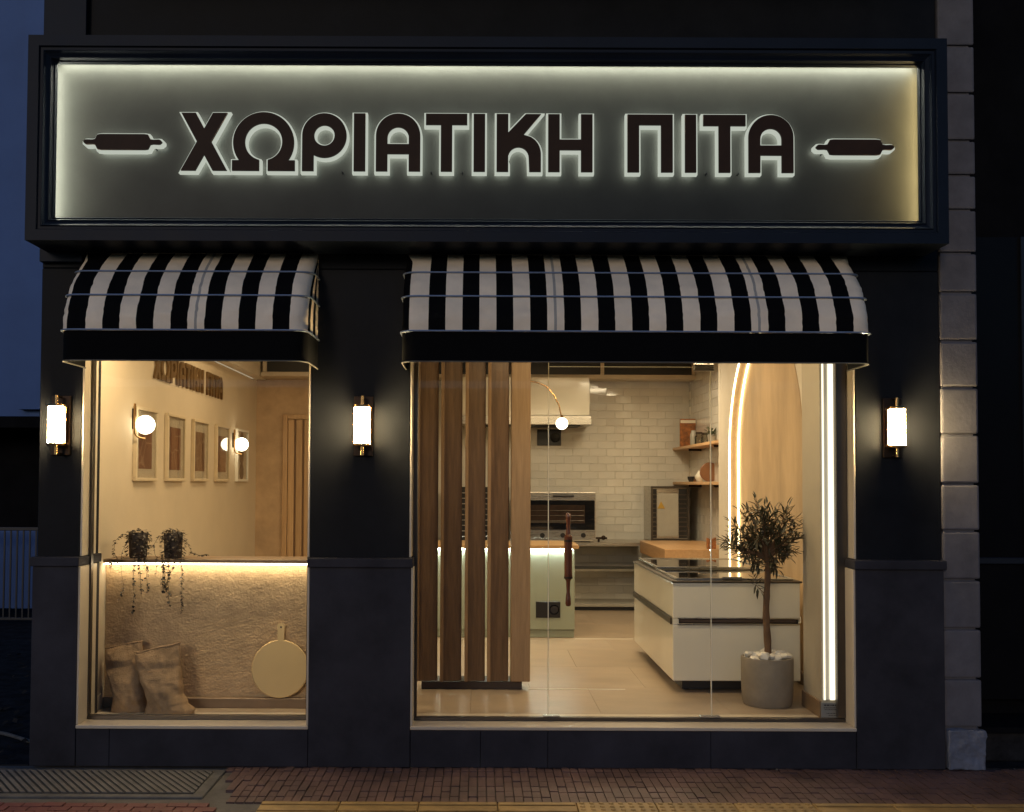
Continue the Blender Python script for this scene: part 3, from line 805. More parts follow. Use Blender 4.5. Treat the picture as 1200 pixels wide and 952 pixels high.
B().box(XR, XK+.1, 3.335, 3.42, FL, CZ-.003).build('wall_end', M['white_wall'], rw)
# column just inside the glass, with the recessed light profile
PX = ax(963, .20, 700)
cl = thing('light_column', 'pale wall column inside the glass with a tall recessed light strip', 'column', (PX+.15, .3, FL))
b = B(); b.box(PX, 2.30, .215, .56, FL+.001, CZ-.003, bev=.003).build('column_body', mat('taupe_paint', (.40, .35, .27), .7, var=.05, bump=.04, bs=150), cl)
lx0, lx1 = ax(972, .2, 700), ax(978, .2, 700)
B().box(ax(965.5, .21), ax(987, .21), .2105, .2145, FL+.11, 2.78, bev=.001).build('diffuser_channel', M['white'], cl)
B().box(lx0, lx1, .198, .210, FL+.11, 2.78, bev=.003).build('light_strip', M['led_col'], cl)
B().box(ax(964, .21), ax(965.2, .21), .200, .2145, FL+.11, 2.78).build('light_strip', M['led_col'], cl)
B().box(PX-.013, PX-.0005, .215, .56, FL+.001, FL+.10, bev=.002).build('skirting', M['brown_skirt'], cl)
nb = thing('notice_card', 'small grey notice card with dark print at the foot of the lit column', 'notice', (PX+.07, .19, FL))
nx0, nx1 = ax(962, .19, 830), ax(991, .19, 830); nz0, nz1 = az(842.5, .19, 976), az(823.5, .19, 976)
B().box(nx0, nx1, .186, .192, max(nz0, FL+.001), nz1, bev=.001).build('card', M['notice'], nb)
rr = random.Random(2)
for k, (zz, a, c, hgt) in enumerate([(.80, .12, .88, .008), (.66, .10, .90, .004), (.55, .14, .84, .004), (.32, .22, .78, .004), (.2, .3, .7, .003)]):
    b = B(); x = nx0 + (nx1-nx0)*a
    while x < nx0 + (nx1-nx0)*c:
        ww = rr.uniform(.004, .014); b.box(x, x+ww, .1850, .1862, nz0+(nz1-nz0)*zz, nz0+(nz1-nz0)*zz+hgt); x += ww + .003
    b.build('print_line', M['ink'], nb)
# small door contact on the jamb
dc = B().box(ax(985, .19), ax(990, .19), .185, .21, az(741, .19), az(727, .19), bev=.004).build('door_sensor', M['cream_metal'])
tag(dc, 'small cream door contact on the lit column beside the glass', 'door contact')

# ------------------------------------------------------------------ window display: half wall, counter, sacks, disc, plants
HY = .47
hw = thing('display_counter', 'low rough plastered counter with thin top and light strip behind the sacks', 'counter', (-1.6, HY, FL))
zt = az(655.5, HY, 330)
b = B(); NX, NZ = 420, 240; x0, x1, z0, z1 = XL+.001, -.8, FL+.002, zt-.03
for j in range(NZ+1):
    for i in range(NX+1):
        x = x0+(x1-x0)*i/NX; z = z0+(z1-z0)*j/NZ
        w_ = noise.noise(Vector((x*23, 5, z*23)))*1.6
        v = Vector((x*85+w_, 1.3+w_, z*100-x*20))
        d = .0013*noise.noise(v) + .0012*noise.noise(v*1.8+Vector((3, 0, 0))) + .0009*noise.noise(Vector((x*30, 2, z*34)))
        b.v.append((x, HY+d, z))
for j in range(NZ):
    for i in range(NX): b.f.append((j*(NX+1)+i, j*(NX+1)+i+1, (j+1)*(NX+1)+i+1, (j+1)*(NX+1)+i)); b.m.append(0); b.sm.append(True)
b.build('plaster_face', M['rough_plaster'], hw, sharp=180)
B().box(x0, x1, HY+.012, HY+.22, FL+.002, zt-.031).build('counter_body', M['white_wall'], hw)
B().box(x0, x1, HY-.05, HY+.24, zt-.024, zt, bev=.003).build('counter_top', M['brown_skirt'], hw)
B().box(x0+.01, x1, HY-.047, HY-.027, zt-.032, zt-.0245).build('light_strip', M['led'], hw)
zs = az(818.5, HY-.05, 300)
B().box(x0, x1, HY-.055, HY-.007, FL+.001, zs, bev=.003).build('skirting', M['brown_skirt'], hw)
B().box(XL+.0008, XL+.014, .15, HY-.06, FL+.001, zs+.03, bev=.002).build('side_skirting', M['cream_metal'], hw)

def sack(name, label, outline, yc, th_, seed):
    """outline: rows of (py, px_left, px_right) from bottom to top; a cloth bag"""
    rows = []
    cx0 = ax(sum(r[1]+r[2] for r in outline)/2/len(outline), yc)
    root = thing(name, label, 'sack', (cx0, yc, FL), 'burlap sacks in the display window')
    NA = 72; NR = 64; b = B(); rn = random.Random(seed)
    py0, py1 = outline[0][0], outline[-1][0]
    for j in range(NR+1):
        f = j/NR; py = py0+(py1-py0)*f
        for (a, l0, r0), (c, l1, r1) in zip(outline[:-1], outline[1:]):
            if c <= py <= a+.001:
                u = (py-a)/(c-a); u = u*u*(3-2*u); L = l0+(l1-l0)*u; Rr = r0+(r1-r0)*u; break
        xl_, z_ = at(L, py, yc); xr_, _ = at(Rr, py, yc)
        tf = th_*(.55+.45*math.sin(PI*min(1, f*1.25+.12)))*(1 if f < .8 else 1-.68*((f-.8)/.2)**1.1)
        if f < .06: tf *= .8+.2*f/.06
        for i in range(NA):
            a = 2*PI*i/NA; cxm = (xl_+xr_)/2; hw_ = (xr_-xl_)/2
            ca, sa = math.cos(a), math.sin(a); e = .78
            x = cxm + hw_*math.copysign(abs(ca)**e, ca); y = yc + tf*math.copysign(abs(sa)**e, sa) + (.055*f)
            nv = Vector((x*9+seed, a*.8, z_*11)); wr = .008*noise.noise(nv) + .006*(1-abs(noise.noise(Vector((x*16+z_*7+seed, a, z_*7)))))**5 + .003*(1-abs(noise.noise(Vector((x*9-z_*14, seed, z_*20)))))**6 + .002*noise.noise(nv*6) 
            fold = .007*math.sin(x*60+z_*35+3*noise.noise(nv))*max(0, 1-abs(f-.25)*3.2) + .002*math.sin(z_*70+x*20+seed)*max(0, 1-abs(f-.5)*4)
            y -= (wr+fold)*(1 if sa < 0 else -.4)
            zz = z_ + .006*noise.noise(nv*1.7)*(f > .03) + (f > .9)*(.040*(x-cxm)/.1)*min(1, (f-.9)/.1)*.55
            b.v.append((x, y, max(zz, FL+.002)))
    for j in range(NR):
        for i in range(NA): b.f.append((j*NA+i, j*NA+(i+1) % NA, (j+1)*NA+(i+1) % NA, (j+1)*NA+i)); b.m.append(0); b.sm.append(True)
    # mouth folded inwards
    o = NR*NA; n0 = len(b.v)
    for dz in (-.03,):
        for i in range(NA):
            v = b.v[o+i]; b.v.append((v[0]*.97+cx0*.03, (v[1]-(yc+.055))*.55+yc+.055, v[2]+dz))
    for i in range(NA): b.f.append((o+i, o+(i+1) % NA, n0+(i+1) % NA, n0+i)); b.m.append(0); b.sm.append(True)
    b.f.append(tuple(n0+i for i in range(NA))); b.m.append(0); b.sm.append(False)
    b.f.append(tuple(range(NA-1, -1, -1))); b.m.append(0); b.sm.append(False)
    b.build('cloth', M['burlap'], root, sharp=75)
    # rolled hem at the mouth, gathered ear at the foot
    B().tube([b.v[o+i] for i in range(NA)] + [b.v[o]], .0045, 6).build('hem', M['burlap'], root)
    return root
sack('burlap_sack', 'brown burlap sack standing against the side wall, partly behind another sack',
     [(838, 130, 171), (832, 131, 173), (818, 134, 171), (800, 128, 169), (785, 123, 167), (770, 121, 165), (757, 120, 163)], .345, .10, 3.3)
sack('burlap_sack', 'brown burlap sack standing in front with its foot splayed towards the disc',
     [(838.5, 168, 226), (832, 171, 228), (824, 173, 219), (812, 170, 213), (795, 163, 211), (780, 157.5, 209), (768, 155, 208.5), (761, 154.5, 208)], .265, .085, 8.1)

# round disc with a handle, leaning on the half wall
ds = thing('round_paddle', 'round pale gold mirror paddle with a short handle leaning on the counter', 'paddle mirror', (ax(328, HY-.03, 766), HY-.03, zs))
dcx, dcz = at(328.3, 769, HY-.04); rad = .178
tilt = Matrix.Rotation(R(-4.2), 3, 'X'); piv = Vector((dcx, HY-.035, zs+.001)); LEAN = Vector((0, -.012, 0))
def tl(b):
    b.v = [tuple(tilt @ (Vector(v)-piv) + piv + LEAN) for v in b.v]; return b
dcz = zs + rad + .002
tl(B().lathe([(rad-.004, -.007), (rad, -.004), (rad, .004), (rad-.004, .007)], (dcx, HY-.035, dcz), 72, 'Y')).build('rim', M['goldboard'], ds)
tl(B().prism([(dcx+(rad-.005)*math.cos(2*PI*i/72), dcz+(rad-.005)*math.sin(2*PI*i/72)) for i in range(72)], 'Y', HY-.0435, HY-.036)).build('mirror_disc', M['goldboard'], ds)
hb = B(); hp = [(-.020, -.006), (.020, -.006), (.022, .075), (.026, .085)] + [(.026*math.cos(R(a)), .085+.020*math.sin(R(a))) for a in range(15, 180, 15)] + [(-.026, .085), (-.022, .075)]
hb.prism([(dcx+u, dcz+rad+v) for u, v in hp], 'Y', HY-.042, HY-.028)
tl(hb).build('handle', M['goldboard'], ds)
tl(B().lathe([(.0055, -.0005), (.0055, .0005)], (dcx, HY-.0425, dcz+rad+.08), 14, 'Y')).build('hanging_hole', M['black'], ds)
so = thing('wall_socket', 'small cream wall socket on the side wall above the sacks', 'socket', (XL, .23, .9))
sy0, sz_ = .235, az(718, .235, 114)
B().box(XL+.0005, XL+.012, sy0-.04, sy0+.04, sz_-.04, sz_+.04, bev=.003).build('plate', M['brass'], so)
B().lathe([(.022, .0125), (.018, .008), (.0001, .008)], (XL, sy0, sz_), 18, 'X').build('outlet', M['black'], so)

def leaf_at(b, c, d, s, up=Vector((0, 0, 1)), wide=.42, mi=0, bend=.2):
    d = d.normalized(); u = d.cross(up)
    u = u.normalized() if u.length > 1e-3 else Vector((1, 0, 0)); n_ = u.cross(d)
    o = len(b.v); w2 = s*wide/2
    b.v += [tuple(c), tuple(c+d*s*.35+u*w2+n_*s*.03), tuple(c+d*s*.35-u*w2+n_*s*.03), tuple(c+d*s*.72+u*w2*.75-n_*s*bend*.3), tuple(c+d*s*.72-u*w2*.75-n_*s*bend*.3), tuple(c+d*s-n_*s*bend), tuple(c+d*s*.35-n_*s*.03), tuple(c+d*s*.72-n_*s*(.06+bend*.3))]
    for f in ((0, 1, 6), (0, 6, 2), (1, 3, 7, 6), (6, 7, 4, 2), (3, 5, 7), (7, 5, 4)):
        b.f.append(tuple(i+o for i in f)); b.m.append(mi); b.sm.append(False)
def hanging_plant(label, px, seed, trails):
    yy_ = HY+.06; x, _ = at(px, 640, yy_); z0 = zt+.001
    t = thing('trailing_plant', label, 'potted plant', (x, yy_, z0), 'trailing plants on the display counter'); rn = random.Random(seed)
    B().lathe([(.048, 0), (.054, .01), (.060, .15), (.060, .158), (.052, .158), (.05, .13), (.0001, .13)], (x, yy_, z0), 30).build('pot', M['basket'], t)
    b = B()
    for i in range(300):                                   # crown over the rim
        a = rn.random()*6.28; r = rn.uniform(.01, .075); c = Vector((x+r*math.cos(a), yy_+r*math.sin(a)*.8, z0+.16+rn.uniform(-.035, .03)-r*.3))
        if rn.random() < .45: c = Vector((x+.066*math.cos(a), yy_+.066*math.sin(a), z0+rn.uniform(.02, .15)))
        leaf_at(b, c, Vector((math.cos(a), math.sin(a), rn.uniform(-.9, .7))), rn.uniform(.016, .027), wide=.8)
    stuff(b.build('foliage', [M['vine']], t))
    for (p0, p1, pts) in trails:
        b = B(); path = []
        for (qx, qy, dy) in pts:
            xx, zz = at(qx, qy, HY-.06+dy); path.append(Vector((xx, HY-.06+dy, zz)))
        fine = []
        for a, c in zip(path[:-1], path[1:]):
            for k in range(8): fine.append(a.lerp(c, k/8) + Vector((rn.uniform(-1, 1), rn.uniform(-1, 1), 0))*.0025)
        fine.append(path[-1]); b.tube(fine, .0013, 4)
        for i, c in enumerate(fine):
            for k in range(2):
                if rn.random() < .62:
                    a = rn.random()*6.28
                    leaf_at(b, c, Vector((math.cos(a), math.sin(a)*.6, rn.uniform(-.7, .3))), rn.uniform(.013, .024), wide=.85)
        b.build('trailing_stem', M['vine'], t)
    return t
def drop(x0, x1, y0, y1, n=5, w=3, s=0):
    r = random.Random(s+x0*3+y1); out_ = []
    for i in range(n+1):
        f = i/n; out_.append((x0+(x1-x0)*f + r.uniform(-w, w)*(f > 0), y0+(y1-y0)*f, .0))
    return out_
hanging_plant('trailing plant in dark pot whose loop of vine reaches the side wall', 162, 5,
    [(0, 0, [(155, 628, .1), (143, 626, .05), (135, 634, 0), (133, 648, 0), (140, 658, 0), (149, 655, .03)]),
     (0, 0, [(150, 630, .1), (142, 650, .02), (142, 668, 0), (145, 690, 0), (138, 705, 0)]),
     (0, 0, drop(157, 156, 650, 722, 6, 2)), (0, 0, drop(163, 165, 650, 696, 5, 2)), (0, 0, drop(170, 173, 650, 695, 5, 2)), (0, 0, drop(167, 171, 640, 668, 3, 2)), (0, 0, drop(132, 130, 657, 666, 2, 1))])
hanging_plant('trailing plant in dark pot with one stem creeping along the counter', 203, 9,
    [(0, 0, [(195, 630, .1), (186, 628, .05), (180, 640, 0), (184, 660, 0), (183, 672, 0)]),
     (0, 0, [(212, 630, .1), (219, 636, .06), (225, 648, .03), (233, 651, .03), (243, 650, .03)]),
     (0, 0, drop(191, 190, 650, 694, 5, 2)), (0, 0, drop(197, 199, 652, 709, 6, 2)), (0, 0, [(208, 645, .02), (204, 664, 0), (198, 676, 0), (193, 690, 0), (199, 698, 0)]), (0, 0, drop(213, 212, 650, 719, 6, 1.5)), (0, 0, drop(194, 193, 655, 690, 4, 2))])

# ------------------------------------------------------------------ seating corner: pictures, globes, lettering, slatted door
def depth_on_left(px): return 1200*abs(XL)/(VPX-px) - 6.0
art = [artwork('leaf_print', 1, (.17, .055, .03), (.26, .09, .055), (.46, .28, .18)), artwork('hand_print', 2, (.22, .075, .04), (.34, .15, .085), (.50, .36, .24)),
       artwork('grain_print', 3, (.22, .11, .065), (.34, .20, .12), (.45, .32, .2)), artwork('pie_print', 4, (.26, .11, .06), (.40, .22, .13), (.5, .34, .2)), artwork('bowl_print', 5, (.10, .05, .03), (.18, .09, .05), (.40, .28, .17))]
plabel = ['pale framed botanical print behind the nearer globe lamp', 'pale framed print of a rounded brown shape next to the leaf print',
          'pale framed dark grainy print in the middle of the picture row', 'pale framed print reflecting a lamp beside the farther globe', 'narrow print of stacked dark ovals beyond the farther globe lamp']
Y0s = [.93, 1.63, 2.33, 3.06, 3.83]
for k in range(5):
    y0 = Y0s[k]; y1 = y0 + .46; z0, z1 = 1.648, 2.158
    t = thing('picture_frame', plabel[k], 'picture', (XL, (y0+y1)/2, z0), 'framed prints along the seating wall')
    d = .03
    for (a, c, e, f) in ((y0, y1, z0, z0+.022), (y0, y1, z1-.022, z1), (y0, y0+.022, z0+.0225, z1-.0225), (y1-.022, y1, z0+.0225, z1-.0225)):
        B().box(XL+.001, XL+d, a, c, e, f, bev=.002).build('frame_bar', M['pale_frame'] if k != 4 else M['white'], t)
    B().box(XL+.002, XL+.012, y0+.02, y1-.02, z0+.02, z1-.02).build('mount', M['paper'], t)
    if k == 4:
        for q in range(3):
            B().lathe([(.085, 0), (.085, .0015)], (XL+.0125, (y0+y1)/2, z0+.10+q*.15), 26, 'X').build('print', art[k], t)
    else:
        B().box(XL+.0125, XL+.0135, y0+.09, y1-.09, z0+.085, z1-.10).build('print', art[k], t)
    B().box(XL+.019, XL+.021, y0+.0222, y1-.0222, z0+.0222, z1-.0222).build('glazing', M['frameglass'], t)
def globe_lamp(label, py_w, px, py):
    y = py_w; xg = XL+.085; xx, zg = at(px, py, y)
    t = thing('globe_lamp', label, 'wall lamp', (XL, y, zg), 'globe wall lamps in the seating corner')
    B().box(XL+.0005, XL+.018, y-.022, y+.022, zg-.03, zg+.11, bev=.004).build('backplate', M['brass_dark'], t)
    B().ball((xg, y, zg), .064, 28).build('globe', M['globe'], t)
    B().tube([(XL+.03, y-.05, zg+.14), (XL+.03, y-.05, zg-.06)], .008, 10).build('stem', M['brass'], t)
    B().tube([(XL+.018, y-.02, zg+.05), (XL+.03, y-.05, zg+.05)], .006, 8).build('arm', M['brass'], t)
    B().tube([(XL+.03+(.055)*(1-math.cos(R(a))), y-.05+.05*a/90, zg-.06-.035*math.sin(R(a))) for a in range(0, 91, 10)], .006, 8).build('cradle', M['brass'], t)
globe_lamp('lit opal globe wall lamp nearer the glass, in front of the botanical print', .93, 167.5, 498)
globe_lamp('lit opal globe wall lamp farther in, between the last two prints', 3.74, 281.5, 521)

wl_ = thing('wall_lettering', 'raised gold brown lettering ΧΩΡΙΑΤΙΚΗ ΠΙΤΑ on the cream seating wall', 'wall lettering', (XL, 2.3, 2.39))
p_first, p_last = TEXT[0][1], TEXT[-1][2]; yA, yB = 1.33, 3.28; lz0, lh = 2.39, .197
for ch, a, c in TEXT:
    spl, gw = glyph(ch); ya = yA+(yB-yA)*(a-p_first)/(p_last-p_first); yb = yA+(yB-yA)*(c-p_first)/(p_last-p_first)
    me = curve_mesh('letter', spl, (yb-ya)/gw, lh, .016)
    me.transform(Matrix.Rotation(PI/2, 4, 'Z'))         # faces +X, reads from the glass inwards
    place_mesh('letter', me, M['gold'], wl_, (XL+.0105, ya, lz0))
sd = thing('slatted_door', 'pale wooden slatted door in the back wall of the seating corner', 'door', (-1.7, YC-.03, FL))
dxa, dxb = ax(331, YC-.02, 560), -1.25; dz = az(486, YC-.02, 350)
B().box(dxa, dxa+.05, YC-.035, YC-.001, FL+.001, dz, bev=.004).build('door_frame', M['oak_light'], sd)
B().box(dxb-.05, dxb, YC-.035, YC-.001, FL+.001, dz, bev=.004).build('door_frame', M['oak_light'], sd)
B().box(dxa+.051, dxb-.051, YC-.035, YC-.001, dz-.05, dz, bev=.004).build('door_frame', M['oak_light'], sd)
B().box(dxa+.051, dxb-.051, YC-.005, YC-.001, FL+.002, dz-.051).build('backing', M['oak_edge'], sd)
x = dxa+.055
while x < dxb-.13:
    B().box(x, x+.066, YC-.032+rt.uniform(-.003, .003), YC-.006, FL+.002, dz-.052, bev=.008).build('slat', M['oak_light'], sd); x += .086

# ------------------------------------------------------------------ wooden fin screen
ws = thing('fin_screen', 'row of tall vertical oak fins standing on a dark base inside the entrance', 'wooden screen', (.0, 1.05, FL))
fy = 1.0
for a, c in ((490, 513), (518.5, 541), (547, 568.5), (573.5, 596)):
    x0, x1 = ax(a, fy, 620), ax(c, fy, 620)
    rot = Matrix.Rotation(R(9), 3, 'Z')
    zb_ = az(798.5, fy, 560)
    B().box(x0+.001, x1-.001, fy, fy+.05, zb_, CZ-.01, bev=.004, rot=rot).build('fin', M['oak'], ws)
    B().box(x0-.012, x0+.010, fy-.022, fy+.20, zb_, CZ-.01, bev=.003).build('fin_lit_edge', M['oak_edge'], ws)  # lighter board: light on the fin's side face put into the colour
B().box(ax(599, fy, 620), ax(621.5, fy, 620), fy-.02, fy+.16, az(798.5, fy, 610), CZ-.01, bev=.004).build('end_post', M['oak_post'], ws)
B().box(-.39, ax(612, fy, 800), fy+.03, fy+.24, FL+.001, az(799.5, fy, 560)-.002, bev=.003).build('base', M['dark_base'], ws)
# brass arc lamp fixed to the end post
al = thing('arc_lamp', 'small lit opal globe hanging from a curved brass arm beside the fin screen', 'lamp', (ax(622, 1.1), 1.1, 2.0))
gx, gz_ = at(658.5, 496.5, 1.12)
pts = [at(p_, q_, 1.12) for p_, q_ in ((616, 447), (628, 448), (640, 453), (649, 463), (655, 475), (657.8, 489))]
B().tube([(x, 1.12, z) for x, z in pts], .0045, 10).build('arm', M['brass'], al)
B().ball((gx, 1.12, gz_), .042, 24).build('globe', M['globe'], al)
B().lathe([(.012, .046), (.016, .038), (.006, .058)], (gx, 1.12, gz_), 14).build('holder', M['brass'], al)

# ------------------------------------------------------------------ service counter (sage green)
KY = 3.36
gc = thing('service_counter', 'sage green service counter with oak top and a light strip under its edge', 'counter', (.2, KY, FL))
gx0, gx1 = -.55, ax(673.5, KY, 700); ztop = az(638.5, KY, 650)
B().box(gx0, gx1, KY, KY+.62, FL+.075, ztop-.042, bev=.003).build('body', M['sage'], gc)
B().box(gx0, gx1-.003, KY+.02, KY+.6, FL+.001, FL+.073, bev=.003).build('toe_kick', M['sage'], gc)
B().box(gx0-.02, gx1+.035, KY-.04, KY+.66, ztop-.036, ztop, bev=.006).build('worktop', M['oak_x'], gc)
B().box(gx0, gx1-.02, KY-.028, KY-.012, ztop-.043, ztop-.0365).build('light_strip', M['led_green'], gc)
sk = thing('socket_panel', 'black double socket panel on the sage green counter front', 'socket', (.5, KY, .5))
def sockpanel(t, px0, px1, py0, py1, y, m=None):
    x0, z1 = at(px0, py0, y); x1, z0 = at(px1, py1, y)
    B().box(x0, (x0+x1)/2-.001, y-.012, y-.0005, z0, z1, bev=.003).build('plate', M['black'], t)
    B().box((x0+x1)/2+.001, x1, y-.012, y-.0005, z0, z1, bev=.003).build('plate', M['black'], t)
    r = (z1-z0)*.3
    B().lathe([(r, -.013), (r, -.0125), (r*.85, -.0122), (r*.82, -.0145), (r, -.0145)], ((x0*.25+x1*.75), y, (z0+z1)/2), 22, 'Y').build('outlet', M['blackglass'], t)
    return x0, x1, z0, z1
sockpanel(sk, 628, 656.5, 705, 724, KY)
fs_ = struct(B().box(ax(620, 1.02), ax(733, 1.02, 797), 1.03, 1.045, FL+.0005, FL+.003).build('floor_white_strip', M['white']))  # thin white strips lying on the floor
struct(B().box(ax(674, 3.3), ax(742, 3.3, 750), 3.30, 3.315, FL+.0005, FL+.003).build('floor_white_strip', M['white']))

# ------------------------------------------------------------------ back counter and kitchen things
SYF = 5.2
bc = thing('steel_bench', 'stainless steel kitchen bench with open shelves along the tiled back wall', 'bench', (.9, SYF, FL))
bx0, bx1 = -.8, ax(758, SYF, 640); zb1 = az(636, SYF, 690)
B().box(bx0, bx1, SYF, YB-.012, zb1-.04, zb1, bev=.004).build('bench_top', M['steel'], bc)
B().box(bx0, bx1+.6, SYF+.28, YB-.012, az(671, SYF+.05, 700)-.01, az(670, SYF+.05, 700)+.008, bev=.003).build('shelf', M['ceramic'], bc)
B().box(bx0, bx1+.6, SYF+.16, YB-.012, az(713.5, SYF, 700)-.0, az(710, SYF, 700), bev=.003).build('shelf', M['ceramic'], bc)
B().box(bx0, bx1+.6, SYF+.19, SYF+.22, FL+.001, az(714, SYF, 700)-.004, bev=0).build('plinth', M['black'], bc)
for x in (.25, bx1-.05): B().box(x, x+.035, SYF+.03, SYF+.065, az(713.5, SYF)+.05, zb1-.042, bev=.003).build('leg', M['steel'], bc)
ov = thing('bread_oven', 'stainless countertop convection oven with black glass door', 'oven', (.9, 5.3, zb1))
OY = 5.25; ox_0, ox_1 = ax(608, OY, 610), ax(698, OY, 610); oz_0, oz_1 = az(634.5, OY, 660)+.004, az(577, OY, 660)
oz_0 = zb1+.012
B().box(ox_0, ox_1, OY, OY+.55, oz_0, oz_1, bev=.006).build('casing', M['steel'], ov)
dz0, dz1 = az(621, OY, 660), az(586.5, OY, 660)
B().box(ox_0+.015, ox_1-.012, OY-.02, OY-.001, dz0, dz1, bev=.004).build('glass_door', M['blackglass'], ov)
B().box(ox_0+.07, ox_1-.12, OY-.0215, OY-.0205, dz0+.07, dz1-.05).build('door_window', mat('oven_window', (.03, .02, .015), .1, var=.3, vs=8), ov)
for zz in (.10, .155, .21): B().tube([(ox_0+.08, OY-.024, dz0+zz), (ox_1-.13, OY-.024, dz0+zz)], .002, 6).build('tray_rail', M['alu'], ov)
B().box(ox_0+.10, ox_0+.52, OY-.027, OY-.0225, dz0+.075, dz0+.095).build('baking_tray', M['alu'], ov)
hxa, hxb = ax(648, OY, 580), ax(672, OY, 580); hz_ = az(581, OY, 660)
B().tube([(hxa, OY-.04, hz_), (hxb, OY-.04, hz_)], .014, 10).build('handle', M['black'], ov)
for px in (635.5, 659.5, 683.5):
    x, z = at(px, 627.5, OY); B().lathe([(.028, 0), (.026, -.022), (.0001, -.022)], (x, OY, z), 18, 'Y').build('knob', M['black'], ov)
B().box(ox_0+.05, ox_1-.05, OY+.05, OY+.5, zb1+.001, oz_0-.001).build('foot', M['black'], ov)
tp = thing('bench_tap', 'small dark tap fitting beside the oven on the steel bench', 'tap', (ax(705, OY), OY, zb1))
x, z = at(699, 631, OY)
B().tube([(x, OY+.05, z), (x+.12, OY+.03, z)], .012, 10).build('spout', M['brass_dark'], tp)
B().ball((x+.08, OY+.03, z+.005), .026, 12).build('valve', M['brass_dark'], tp)
B().tube([(x+.03, OY+.05, zb1+.001), (x+.03, OY+.05, z)], .012, 10).build('stem', M['brass_dark'], tp)
# second, dark bread rack seen between the fins
rk = thing('bread_rack', 'dark tall tray rack seen in the gaps between the oak fins', 'rack', (-.1, 5.3, zb1))
B().box(-.35, .33, 5.35, 5.85, zb1+.002, zb1+.60, bev=.004).build('casing', M['black'], rk)
for i in range(9): B().box(-.34, .32, 5.335, 5.348, zb1+.05+i*.06, zb1+.06+i*.06).build('tray', M['steel'], rk)
# tray rack cabinet on the right
tr = thing('proving_cabinet', 'dark framed proving cabinet with tray runners and a small warning triangle', 'cabinet', (2.0, 5.3, zb1))
TY = 5.3; tx0, tx1 = ax(763, TY, 600), ax(808, TY, 600); tz0, tz1 = az(634, TY, 785), az(570, TY, 785)
tz0 = max(tz0, 1.012)
B().box(tx0, tx1, TY+.02, TY+.5, tz0, tz1, bev=.004).build('casing', M['steel'], tr)
for a, c, e, f in ((tx0, tx1, tz1-.025, tz1), (tx0, tx1, tz0, tz0+.025), (tx0, tx0+.022, tz0+.026, tz1-.026), (tx1-.022, tx1, tz0+.026, tz1-.026)):
    B().box(a, c, TY-.005, TY+.019, e, f, bev=.002).build('frame_bar', M['alu'], tr)
B().box(tx0+.07, tx1-.12, TY+.012, TY+.0195, tz0+.05, tz1-.08, bev=.002).build('inner_panel', M['ceramic'], tr)
B().box(tx0+.024, tx0+.065, TY+.014, TY+.0195, tz0+.03, tz1-.03).build('runner_plate', M['black'], tr)
B().box(tx1-.115, tx1-.024, TY+.014, TY+.0195, tz0+.03, tz1-.03).build('runner_plate', M['black'], tr)
for i in range(10):
    zz = tz0+.05+i*(tz1-tz0-.1)/10
    B().box(tx0+.024, tx0+.06, TY, TY+.013, zz, zz+.012).build('runner', M['alu'], tr); B().box(tx1-.11, tx1-.026, TY, TY+.013, zz, zz+.012).build('runner', M['alu'], tr)
x, z = at(775, 592, TY); 
B().prism([(x-.042, z-.04), (x+.042, z-.04), (x, z+.04)], 'Y', TY+.008, TY+.0115).build('warning_triangle', mat('yellow_label', (.42, .26, .04), .5), tr)
# hood
hd = thing('extractor_hood', 'white extractor hood with steel lower band on the tiled wall', 'extractor hood', (.9, 5.4, 2.3))
EY = 5.35; hx0, hx1 = -.3, ax(691, EY, 470); hz0, hz1 = az(487, EY, 660), zk-.002
B().box(hx0, hx1, EY, YB-.012, hz0, hz1, bev=.004).build('canopy', M['white_lacquer'], hd)
B().box(hx0-.01, hx1+.02, EY-.02, YB-.012, az(498, EY, 660), hz0-.001, bev=.004).build('lower_band', M['steel'], hd)
B().box(hx0+.3, hx1-.1, EY+.03, EY+.4, az(498, EY, 660)-.012, az(498, EY, 660)-.001, bev=.002).build('filter', M['black'], hd)
cp = thing('control_panel', 'black control panel with round dial on the tiles under the hood', 'control panel', (.75, YB, 2.2))
sockpanel(cp, 629.5, 657.5, 503.5, 522.5, YB-.0105)
# butcher-block counter along the right
wc = thing('oak_counter', 'oak topped side counter running along the right kitchen wall behind the freezer', 'counter', (2.1, 4.4, FL))
wx0 = ax(779, 3.68, 650); wzt = az(644, 3.68, 790)
B().box(wx0, XK-.012, 3.68, 5.18, wzt-.13, wzt, bev=.005).build('oak_top', M['oak_y'], wc)
B().box(wx0+.02, XK-.012, 3.72, 5.17, FL+.002, wzt-.132, bev=.003).build('body', M['ceramic'], wc)
bp_ = thing('paper_bag', 'small orange paper bag standing on the oak side counter', 'bag', (ax(834, 3.75), 3.8, wzt))
x0, x1 = ax(829, 3.75), ax(838.5, 3.75)
B().prism([(x0, wzt+.001), (x1, wzt+.001), (x1+.003, wzt+.11), ((x0+x1)/2, wzt+.09), (x0-.004, wzt+.105)], 'Y', 3.74, 3.79).build('bag_body', M['orange'], bp_)

